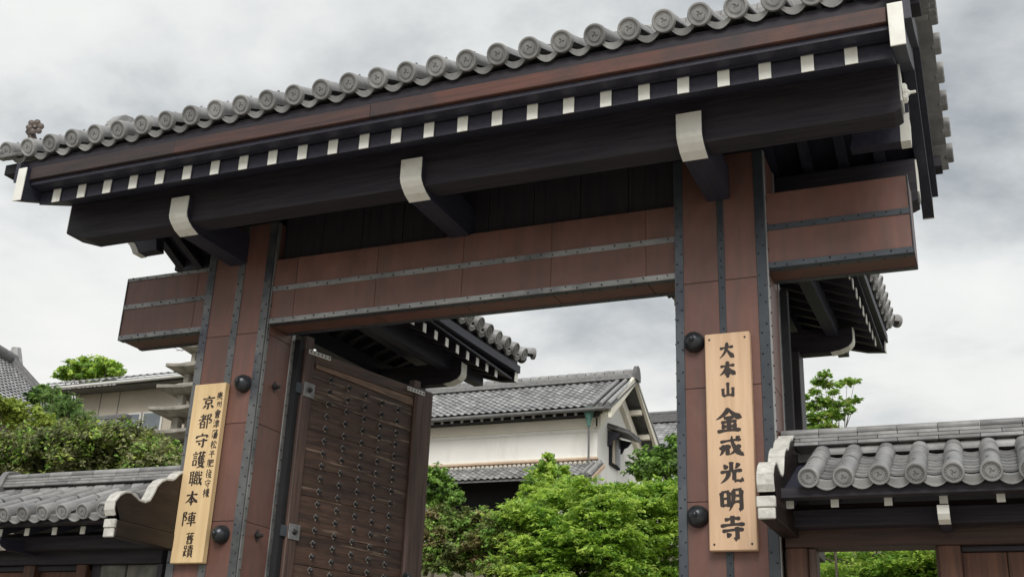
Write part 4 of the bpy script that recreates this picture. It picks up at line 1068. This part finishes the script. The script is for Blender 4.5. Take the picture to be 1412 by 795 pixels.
boxpart('doorway', void_m, K, -19.6, -14.3, ky0 - .02, ky0 + .1, 6.6, 9.78, 0)
boxpart('pent_wall', plaster, K, -14.2, kx1 + .1, PY0 + .35, ky0, 5.5, 9.1, .0)
boxpart('porch_post', door_z, K, -19.75, -19.6, PY0 + .1, PY0 + .25, 6.0, 9.09)

# ---- large tiled hall to the right of the storehouse
H = empty('tiled_hall', (-14.0, 51, 8), 'large grey tiled roof of a hall right of the storehouse', 'hall')
MB().prism([(47.6, 14.2), (47.6, 14.3), (52, 16.75), (56.4, 14.3), (56.4, 14.2)], 'x', -20.5, -12.6).build('roof', tile_dk, H)
u = Vector((0, 4.4, 2.45)).normalized(); ll = hypot(4.4, 2.45)
tag(pantile_sheet((-20.5, 47.5, 14.26), (1, 0, 0), u, 23, 13, 7.9 / 23, ll / 13 * 1.01).build('roof_tiles', tile_far, H, smooth=50), kind='stuff')
for k in range(4): boxpart('ridge_course', tile_dk, H, -20.7, -12.5, 51.7 + .03 * k, 52.3 - .03 * k, 16.74 + .115 * k, 16.85 + .115 * k, .01)
MB().tube([(-20.7, 52, 17.28), (-12.5, 52, 17.28)], .14, 10).build('ridge_cap', tile_dk, H, smooth=50)
boxpart('wall', plaster, H, -20.0, -13.2, 48.6, 55.4, 6, 14.25, 0)

# ---- beige house on the left
Q = empty('house', (-28, 25, 7), 'beige rendered house with grey tiled roof behind the left hedge', 'house')
hx0, hx1 = -30.35, -23.0
boxpart('wall', house_m, Q, hx0, hx1, 22, 28, 5, 11.80, 0)
for x in (-29.2, -28.35, -25.7, -24.8): boxpart('wall_joint', gutter_m, Q, x - .012, x + .012, 21.985, 22.0, 6, 11.78, 0)
MB().prism([(21.25, 11.72), (21.25, 11.86), (24.6, 13.06), (28.6, 11.86), (28.6, 11.72), (24.6, 12.92)], 'x', hx0 - .8, hx1 + .5).build('roof', tile_dk, Q)
u = Vector((0, 3.35, 1.20)).normalized(); ll = hypot(3.35, 1.2)
tag(pantile_sheet((hx0 - .8, 21.2, 11.88), (1, 0, 0), u, 29, 10, (hx1 - hx0 + 1.3) / 29, ll / 10, amp=.05).build('roof_tiles', tile_far, Q, smooth=50), kind='stuff')
for k in range(2): boxpart('ridge_course', tile_dk, Q, hx0 + 3.6 - .02 * k, hx1 + .4, 24.4 + .03 * k, 24.8 - .03 * k, 13.02 + .1 * k, 13.11 + .1 * k, .01)
for i in range(14):
    x = hx0 + 3.7 + .3 * i; MB().tube([(x, 24.6, 13.25), (x + .285, 24.6, 13.25)], [.13, .11], 8).build('ridge_cap', tile_dk, Q, smooth=50)
MB().tube([(hx0 - .75, 21.12, 11.70), (hx1 + .4, 21.12, 11.74)], .065, 8).build('gutter', alu_m, Q, smooth=50)
boxpart('soffit', gutter_m, Q, hx0 - .6, hx1 + .3, 21.35, 21.99, 11.66, 11.715, 0)
for x0, x1, op in ((-28.10, -27.20, 1), (-27.12, -26.26, 0)):
    f = boxpart('window', alu_m, Q, x0, x1, 21.93, 21.99, 10.05, 10.82, .01)
    boxpart('pane', glass_m, Q, x0 + .07, x1 - .07, 21.91, 21.928, 10.13, 10.75, 0)
boxpart('window_sill', alu_m, Q, -28.15, -26.2, 21.86, 21.99, 9.98, 10.048, .01)
MB().lathe([(.04, 0), (.06, .03), (.05, .12), (.001, .13)], (-25.62, 21.99, 11.05), '-y', 8).build('wall_vent', rivet_m, Q)
A = empty('tv_antenna', (-27.0, 24.6, 13.2), 'thin television antenna on the roof of the beige house', 'antenna')
mb = MB().tube([(-27.0, 24.6, 13.2), (-27.0, 24.6, 14.1)], .02, 6); mb.build('mast', rivet_m, A)
mb = MB().tube([(-28.2, 24.4, 13.92), (-26.0, 24.8, 13.98)], .012, 5)
for i in range(9):
    x = -28.1 + .25 * i; mb.tube([(x, 24.25 + .05 * i - .25, 13.93), (x, 24.25 + .05 * i + .4, 13.96)], .008, 4)
for k in range(4): mb.tube([(-26.6 + .1 * k, 24.7, 13.75 + .17 * k), (-26.15 + .1 * k, 24.7, 13.70 + .17 * k)], .015, 4)
mb.build('element', rivet_m, A)

# small tiled roof peeping over the hedge
G = empty('garden_wall', (-26.6, 19, 7), 'small tiled garden wall top showing above the left hedge', 'wall')
boxpart('wall', house_m, G, -26.8, -25.7, 19.3, 19.6, 5, 9.75, 0)
u = Vector((0, .6, .33)).normalized()
MB().prism([(18.75, 9.62), (18.75, 9.70), (19.45, 10.10), (20.15, 9.70), (20.15, 9.62)], 'x', -27.0, -25.5).build('roof', tile_dk, G)
tag(pantile_sheet((-27.0, 18.72, 9.71), (1, 0, 0), u, 6, 4, 1.5 / 6, .2).build('roof_tiles', tile_far, G, smooth=50), kind='stuff')
boxpart('ridge_tile', tile_dk, G, -27.05, -25.45, 19.3, 19.6, 10.08, 10.25, .03)

# ---- temple roof at the far left, hipped, seen from its corner
T = empty('temple_hall', (-50, 34, 8), 'big tiled temple roof with a descending hip at the far left', 'hall')
A0 = Vector((-43.0, 30, 16.15)); B0 = Vector((-37.9, 31.6, 11.6))
d1 = (B0 - A0)
eh = Vector((1.6, -5.1, 0)).normalized()                              # eaves direction, away from the gable end
nrm = (-eh).cross(-d1.normalized())
if nrm.z < 0: nrm = -nrm
rows = 20; cols = 36; cw = .36; mb = MB()
for r in range(rows):
    q0 = A0 + d1 * (1 - r / rows); q1 = A0 + d1 * (1 - (r + 1) / rows)
    for c in range(cols):
        vs = []
        for k in range(5):
            f_ = k / 4; b_ = .07 * sin(pi * f_)
            o = eh * (cw * (c + f_))
            vs += [q0 + o + nrm * (b_ + .045), q1 + o + nrm * (b_ + .0)]
        mb.add(vs, [(2 * k, 2 * k + 2, 2 * k + 3, 2 * k + 1) for k in range(4)])
tag(mb.build('roof_tiles', tile_far, T, smooth=50), kind='stuff')
LE = eh * (cw * cols); bk = Vector((-2 * 5.1, -2 * 1.6, 0))
dn = Vector((0, 0, -.25))
A1, B1 = A0 + LE, B0 + LE
B2 = B0 + bk; B3 = B1 + bk
vv = [A0, B0, B1, A1, B2, B3]
MB().add([p + Vector((0, 0, -.03)) for p in vv] + [p + dn for p in vv], [(0, 1, 2, 3), (0, 3, 5, 4), (6, 9, 8, 7), (6, 10, 11, 9), (0, 6, 7, 1), (1, 7, 8, 2), (2, 8, 9, 3), (3, 9, 11, 5), (5, 11, 10, 4), (4, 10, 6, 0)]).build('roof', tile_dk, T)
for k, r in ((0, .24), (1, .16)):
    MB().tube([A0 + Vector((0, 0, .12 + .24 * k)), A0 + d1 * .5 + Vector((0, 0, .0 + .24 * k)), B0 + Vector((0, 0, .18 + .24 * k))], r, 8).build('verge_ridge', tile_dk, T, smooth=50)
MB().tube([A0 - eh * .3 + Vector((0, 0, .2)), A1 + Vector((0, 0, .2))], .35, 8).build('ridge', tile_dk, T, smooth=50)
MB().tube([A0 - eh * .5 + Vector((0, 0, .1)), A0 - eh * .42 + Vector((0, 0, .9))], [.42, .22], 8).build('ridge_end_tile', tile_m, T)
G0 = [p_ - eh * 1.0 + Vector((0, 0, -.3)) for p_ in (A1, B1, B3)]
MB().add(G0 + [p_ - eh * .2 for p_ in G0], [(0, 1, 2), (3, 5, 4), (0, 3, 4, 1), (1, 4, 5, 2), (2, 5, 3, 0)]).build('gable_wall', plaster, T)
Wc = [B0 + eh * 1.2 + Vector((-.8, .5, 0)), B1 + Vector((-.8, .5, 0)), B3, B2 + eh * 1.2]
MB().add([(p.x, p.y, 5) for p in Wc] + [(p.x, p.y, 11.4) for p in Wc], [(0, 1, 5, 4), (1, 2, 6, 5), (2, 3, 7, 6), (3, 0, 4, 7), (4, 5, 6, 7), (0, 3, 2, 1)]).build('wall', house_m, T)

# ---- stone pagoda
P = empty('stone_pagoda', (-18.25, 14, 3.6), 'tall weathered stone pagoda with stacked roofs left of the gate', 'pagoda')
px, py = -18.25, 14.0
boxpart('base', stone_m, P, px - .85, px + .85, py - .85, py + .85, 3.5, 6.35, .04)
z = 6.35
tiers = [(.99, .52), (.96, .50), (.88, .46), (.80, .42), (.70, .36), (.52, .28)]
for i, (w, b) in enumerate(tiers):
    h = .34 - .015 * i
    core = MB()
    for sx in (-1, 1):
        for sy in (-1, 1):
            core.box(px + sx * b - .11 * (b / .5) * (sx > 0) * 2 if sx > 0 else px - b, px + b if sx > 0 else px - b + .22 * (b / .5), py + sy * b - (.22 * (b / .5) if sy > 0 else 0), py + sy * b + (0 if sy > 0 else .22 * (b / .5)), z, z + h)
    core.box(px - b * .5, px + b * .5, py - b * .5, py + b * .5, z, z + h)
    core.build('storey', stone_m, P, bevel=.015)
    z += h
    def ring(w_, zz, lift):
        r = []
        for k in range(4):
            for t in (0, .5):
                c = [(-1, -1), (1, -1), (1, 1), (-1, 1)]
                a_, b_ = c[k], c[(k + 1) % 4]
                r.append((px + (a_[0] + (b_[0] - a_[0]) * t) * w_, py + (a_[1] + (b_[1] - a_[1]) * t) * w_, zz + (lift if t == 0 else 0)))
        return r
    vs = ring(w * .62, z - .001, 0) + ring(w, z + .055, .05) + ring(w, z + .13, .06) + ring(w * .72, z + .21, .0) + ring(b * 1.0, z + .295, 0)
    fs = [tuple(range(8))[::-1]]
    for rr in range(4):
        for k in range(8): fs.append((rr * 8 + k, rr * 8 + (k + 1) % 8, rr * 8 + 8 + (k + 1) % 8, rr * 8 + 8 + k))
    fs.append(tuple(32 + k for k in range(8)))
    MB().add(vs, fs).build('stone_roof', stone_m, P, bevel=.01)
    z += .296
MB().lathe([(.24, 0), (.24, .12), (.15, .16), (.17, .28), (.10, .34), (.12, .45), (.08, .52), (.10, .6), (.06, .7), (.09, .82), (.001, 1.0)], (px, py, z), 'z', 10).build('finial', stone_m, P)

# ---- retaining wall of stones in front of the azaleas
RW = empty('retaining_wall', (-8, 11.6, 3.0), 'low stone retaining wall under the azalea bank', 'wall')
boxpart('footing', rock_m, RW, -14, 2, 11.75, 12.2, 1.5, 3.86, 0)
x = -13.9
while x < 1.9:
    for z0, h in ((3.42, .48), (2.95, .45)):
        w = random.uniform(.42, .75)
        mb = MB(); n = 9; c = Vector((x + w / 2, 11.72, z0 + h / 2)); vs = []
        for k in range(n):
            a = 2 * pi * k / n; rr = random.uniform(.88, 1.05); ex = abs(cos(a)) ** .6 * (1 if cos(a) > 0 else -1); ez = abs(sin(a)) ** .6 * (1 if sin(a) > 0 else -1)
            vs.append((c.x + ex * w * .5 * rr, 11.76, c.z + ez * h * .5 * rr))
        vs2 = [(c.x + (v[0] - c.x) * .72, 11.62, c.z + (v[2] - c.z) * .72) for v in vs]
        mb.add(vs + vs2, [tuple(range(n, 2 * n))] + [(k, (k + 1) % n, n + (k + 1) % n, n + k) for k in range(n)])
        mb.build('stone', rock_m, RW, bevel=.02)
    x += .58

for o_, dz in ((K, .44), (H, .78), (Q, .28), (A, .30), (G, .02), (T, .5), (P, .33), (RW, .10)): o_.location.z += dz

# ================================================================== plants
RNG = np.random.default_rng(11)
def leaves(name, mat, parent, clumps, n, size, ratio=.5, flat=.0, shell=.55, droop=0.0, M=None, sprays=16):
    """n small pointed leaves spread through ellipsoid clumps (centre, radii, weight)"""
    w = np.array([c[2] for c in clumps], float); w /= w.sum()
    idx = RNG.choice(len(clumps), n, p=w)
    C_ = np.array([c[0] for c in clumps], float)[idx]; Rr = np.array([c[1] for c in clumps], float)[idx]
    ns = sprays; nc = len(clumps)                                     # every clump is a burst of leafy twigs
    D = RNG.normal(size=(nc, ns, 3)); D /= np.linalg.norm(D, axis=2)[:, :, None]
    D[:, :, 2] = D[:, :, 2] * .8 + .18
    ln = .55 + .75 * RNG.random((nc, ns))
    sid = RNG.integers(0, ns, n)
    d = D[idx, sid]; tt = (.12 + .88 * RNG.random(n) ** .75)
    pos = C_ + (d * (ln[idx, sid] * tt)[:, None] + RNG.normal(0, .11, (n, 3)) * (1.25 - .5 * tt)[:, None]) * Rr
    pos[:, 2] -= droop * .35 * (tt ** 2) * Rr[:, 0]
    nr = d * (.5 - .5 * flat) + RNG.normal(0, .42, (n, 3)); nr[:, 2] += .55 + flat
    nr /= np.linalg.norm(nr, axis=1)[:, None]
    t = d + RNG.normal(0, .75, (n, 3)); t[:, 2] -= droop * RNG.random(n)
    t -= nr * (t * nr).sum(1)[:, None]; t /= np.linalg.norm(t, axis=1)[:, None]
    s = np.cross(nr, t); s /= np.linalg.norm(s, axis=1)[:, None]
    L = size * (0.65 + .7 * RNG.random(n))[:, None]
    bend = nr * L * .12
    V = np.empty((n, 4, 3))
    V[:, 0] = pos - t * L * .5; V[:, 1] = pos + s * L * ratio * .5 + bend; V[:, 2] = pos + t * L * .5; V[:, 3] = pos - s * L * ratio * .5 + bend
    me = bpy.data.meshes.new(name)
    me.vertices.add(4 * n); me.vertices.foreach_set('co', V.reshape(-1))
    me.loops.add(4 * n); me.loops.foreach_set('vertex_index', np.arange(4 * n))
    me.polygons.add(n); me.polygons.foreach_set('loop_start', np.arange(0, 4 * n, 4)); me.polygons.foreach_set('loop_total', np.full(n, 4))
    me.materials.append(mat); me.update(); me.validate()
    return put(bpy.data.objects.new(name, me), parent, M)
def plant(name, label, cat, base, clumps, n, size, mat, trunk_r=.06, group=None, limbs=5, mats=None, spread=1.0, **kw):
    R = empty(name, base, label, cat, group)
    b = Vector(base); cs = [Vector(c[0]) for c in clumps]
    mid = sum(cs, Vector()) / len(cs)
    fork = b.lerp(mid, .55)
    MB().tube([b + Vector((0, 0, -.3)), b.lerp(fork, .5) + Vector((.04, .03, 0)), fork], [trunk_r * 1.3, trunk_r, trunk_r * .8], 8).build('trunk', bark, R, smooth=60)
    mb = MB()
    for c in cs[:max(limbs, 1) * 4]:
        m_ = fork.lerp(c, .55) + Vector((random.uniform(-.1, .1), random.uniform(-.1, .1), random.uniform(-.05, .15)))
        mb.tube([fork, m_, c], [trunk_r * .6, trunk_r * .35, trunk_r * .12], 5)
    mb.build('branches', bark, R, smooth=60)
    if mats:
        for mt, fr in mats: leaves('crown', mt, R, clumps, int(n * fr), size, **kw)
    else: leaves('crown', mat, R, clumps, n, size, **kw)
    return R
def cloud(x0, x1, y0, y1, z0, z1, n, r, rz=None, seed=0, keep=None):
    rg = random.Random(seed); o = []
    while len(o) < n:
        c = (rg.uniform(x0, x1), rg.uniform(y0, y1), rg.uniform(z0, z1))
        if keep and not keep(*c): continue
        k = rg.uniform(.75, 1.25); o.append((c, (r * k, r * k * rg.uniform(.85, 1.1), (rz or r) * k), k ** 2))
    return o
def px(u, v, y):                                                      # where a line of sight at a photo position meets the plane y
    dcam = CR * (u - 706) - CU * (v - 397.5) + CF * 1558.41
    t = (y + 8.4738) / dcam.y
    return Vector((.0068, -8.4738, 1.467)) + dcam * t

# azalea bank above the stone wall
def clumps_at(pts, y, r, rz, jit=.5, seed=1):
    rg = random.Random(seed); o = []
    for u_, v_, k in pts:
        c = px(u_, v_, y + rg.uniform(-jit, jit)); o.append((tuple(c), (r * k, r * k, rz * k), k * k))
    return o
def gz(x, y): return ground_z(x, y)
def at(u_, y):                                                        # base of a plant under photo column u
    c = px(u_, 700, y); return (c.x, y, gz(c.x, y))
pts = [(588 + 18 * i, 735 + 9 * math.sin(i * 1.7), 1.0) for i in range(7)] + [(585 + 18 * i, 762, 1.0) for i in range(9)] + [(600 + 22 * i, 712 + 6 * sin(i), .8) for i in range(4)] + [(590 + 20 * i, 780, .8) for i in range(8)]
plant('azalea_bush', 'low brown green azalea bank above the stone retaining wall', 'bush', at(680, 12.9), clumps_at(pts, 12.9, .46, .34, .4, 3), 40000, .085, lf_azalea, .02, limbs=1, mats=((lf_azalea, .8), (lf_mid, .2)))
pts = [(600, 662, 1), (590, 680, 1), (612, 682, .9), (585, 655, .7), (625, 690, .7), (618, 668, .6)]
plant('camellia_shrub', 'dark green shrub beside the open door leaf below the storehouse roof', 'shrub', at(598, 15), clumps_at(pts, 15, .40, .34, .3, 4), 5200, .10, lf_mid, .04, mats=((lf_mid, .75), (lf_dark, .25)))
pts = [(757, 630, .45), (752, 645, .7), (768, 648, .7), (740, 655, .7), (760, 665, 1), (780, 668, .8), (735, 672, .8), (750, 690, 1), (725, 690, .9), (775, 690, 1)]
plant('laurel_shrub', 'bright green upright shrub rising to a point before the storehouse', 'shrub', at(757, 16), clumps_at(pts, 16, .42, .34, .3, 5), 8500, .12, lf_lime, .05, droop=.2, mats=((lf_lime, .8), (lf_mid, .2)))
def fronds(u0, u1, v0, v1, y, n, seed, top):
    rg = random.Random(seed); o = []
    while len(o) < n:
        u_ = rg.uniform(u0, u1); v_ = rg.uniform(v0, v1)
        if v_ < top(u_): continue
        c = px(u_, v_, y + rg.uniform(-.9, .9)); k = rg.uniform(.7, 1.25)
        o.append((tuple(c), (.50 * k, .45 * k, .19 * k), k * k))
    return o
plant('maple_tree', 'fresh green maple spreading in layers across the gate opening', 'tree', at(800, 14), fronds(690, 880, 660, 812, 12.9, 135, 8, lambda u_: 668 + max(0, 735 - u_) * .9 - 10 * sin(u_ * .05)), 62000, .105, lf_lime, .05, flat=.4, droop=.6, ratio=.40, limbs=8, mats=((lf_lime, .74), (lf_mid, .26)))
plant('maple_tree', 'light green maple growing tight against the right gate pillar', 'tree', at(895, 14), fronds(845, 965, 640, 805, 14.2, 95, 9, lambda u_: 668 - max(0, u_ - 905) * .25), 48000, .105, lf_lime, .05, flat=.4, droop=.6, ratio=.40, limbs=8, mats=((lf_lime, .68), (lf_mid, .32)))
pts = [(893, 642, 1), (912, 636, 1.0), (932, 628, .8), (905, 648, 1), (925, 642, 1), (945, 622, 1.0), (885, 652, .8), (930, 606, .4)]
plant('evergreen_tree', 'dark green tree below the hall roof beside the right pillar', 'tree', at(915, 24), clumps_at(pts, 24, .60, .50, .5, 6), 9000, .15, lf_mid, .12, mats=((lf_mid, .6), (lf_dark, .4)))
# tree tip over the right wall
def tip(pts, y, r, rz, seed):
    return clumps_at(pts, y, r, rz, .25, seed)
pts = [(1137, 517, .55), (1128, 528, .65), (1140, 531, .6), (1125, 540, .6), (1148, 541, .5), (1168, 527, .6), (1157, 531, .5), (1178, 526, .45), (1135, 553, .8), (1122, 562, .9), (1150, 560, .7), (1165, 556, .7),
       (1180, 553, .5), (1128, 576, 1), (1145, 572, .9), (1120, 590, 1.1), (1140, 590, 1.0), (1158, 574, .6), (1172, 566, .5), (1112, 548, .5)]
plant('maple_tree', 'sparse maple top rising above the right wing wall against the sky', 'tree', at(1140, 9), tip(pts, 9, .21, .13, 12), 5200, .075, lf_mid, .022, flat=.3, shell=.1, mats=((lf_mid, .8), (lf_yel, .2)), limbs=8)
# greenery seen through the side doorway
plant('maple_tree', 'green maple foliage seen through the small side doorway', 'tree', at(1210, 10.5), fronds(1085, 1330, 735, 830, 10.2, 70, 15, lambda u_: 0), 30000, .085, lf_mid, .06, flat=.5, shell=.1, droop=.4, ratio=.45, limbs=6, mats=((lf_lime, .45), (lf_mid, .45), (lf_yel, .10)))
# left: hedge and trees behind the wall
pts = []
rg = random.Random(21)
for i in range(95):
    u_ = rg.uniform(-25, 238); top = 600 if u_ < 60 else (592 if u_ < 150 else 592 + (u_ - 150) * .12)
    pts.append((u_, rg.uniform(top + 6, 676), rg.uniform(.8, 1.2)))
plant('hedge', 'thick olive green hedge above the left wing wall', 'hedge', at(110, 4.6), clumps_at(pts, 4.4, .32, .28, .5, 22), 60000, .075, lf_hedge, .025, ratio=.48, mats=((lf_hedge, .72), (lf_mid, .18), (lf_yel, .10)), limbs=10)
pts = [(190 + 10 * i, 604 + 3 * i, .8) for i in range(5)] + [(165 + 13 * i, 612 + 2 * i, .8) for i in range(5)]
plant('camellia_shrub', 'glossy dark green shrub in front of the house windows', 'shrub', at(195, 6), clumps_at(pts, 6, .26, .22, .3, 23), 7500, .085, lf_mid, .05, mats=((lf_mid, .8), (lf_dark, .2)))
pts = [(10, 575, 1), (35, 585, 1), (55, 572, .6), (20, 558, .6), (0, 560, .8), (30, 568, .7), (62, 580, .6), (-10, 575, 1)]
plant('yellow_green_shrub', 'yellow green shrub at the left edge below the temple roof', 'shrub', at(25, 8), clumps_at(pts, 8, .40, .30, .3, 24), 6500, .10, lf_yel, .05)
pts = [(85, 572, .9), (105, 578, 1), (75, 560, .6), (95, 562, .7), (120, 585, .8), (60, 548, .4), (72, 543, .5), (80, 553, .5), (100, 590, 1)]
plant('pine_tree', 'bushy green pine between the temple roof and the house', 'tree', at(95, 9), clumps_at(pts, 9, .40, .32, .3, 25), 9500, .13, lf_pine, .07, ratio=.10)
pts = [(58, 542, .6), (70, 548, .8), (48, 550, .6), (85, 556, .7), (92, 566, .7)]
plant('evergreen_tree', 'dark leafed tree tip in front of the temple roof edge', 'tree', at(70, 12), clumps_at(pts, 12, .42, .34, .3, 26), 3600, .13, lf_dark, .07, mats=((lf_dark, .55), (lf_mid, .45)))
pts = [(95, 512, .8), (112, 505, .9), (130, 503, .9), (148, 505, .8), (160, 512, .6), (105, 518, 1), (125, 516, 1), (145, 515, 1), (88, 520, .6), (118, 497, .4), (138, 496, .4), (100, 498, .35), (158, 503, .4)]
plant('cherry_tree', 'open crowned green tree behind the beige house roof', 'tree', at(125, 42), clumps_at(pts, 42, .95, .55, .8, 27), 5200, .27, lf_lime, .18, shell=.2, mats=((lf_lime, .6), (lf_mid, .4)))
pts = [(655, 534, .8), (625, 536, .8), (600, 545, .9), (590, 560, .9)]
plant('garden_tree', 'small pale tree left of the storehouse roof', 'tree', at(600, 46), clumps_at(pts[2:], 46, 1.0, .8, .4, 28), 1500, .28, lf_yel, .15)
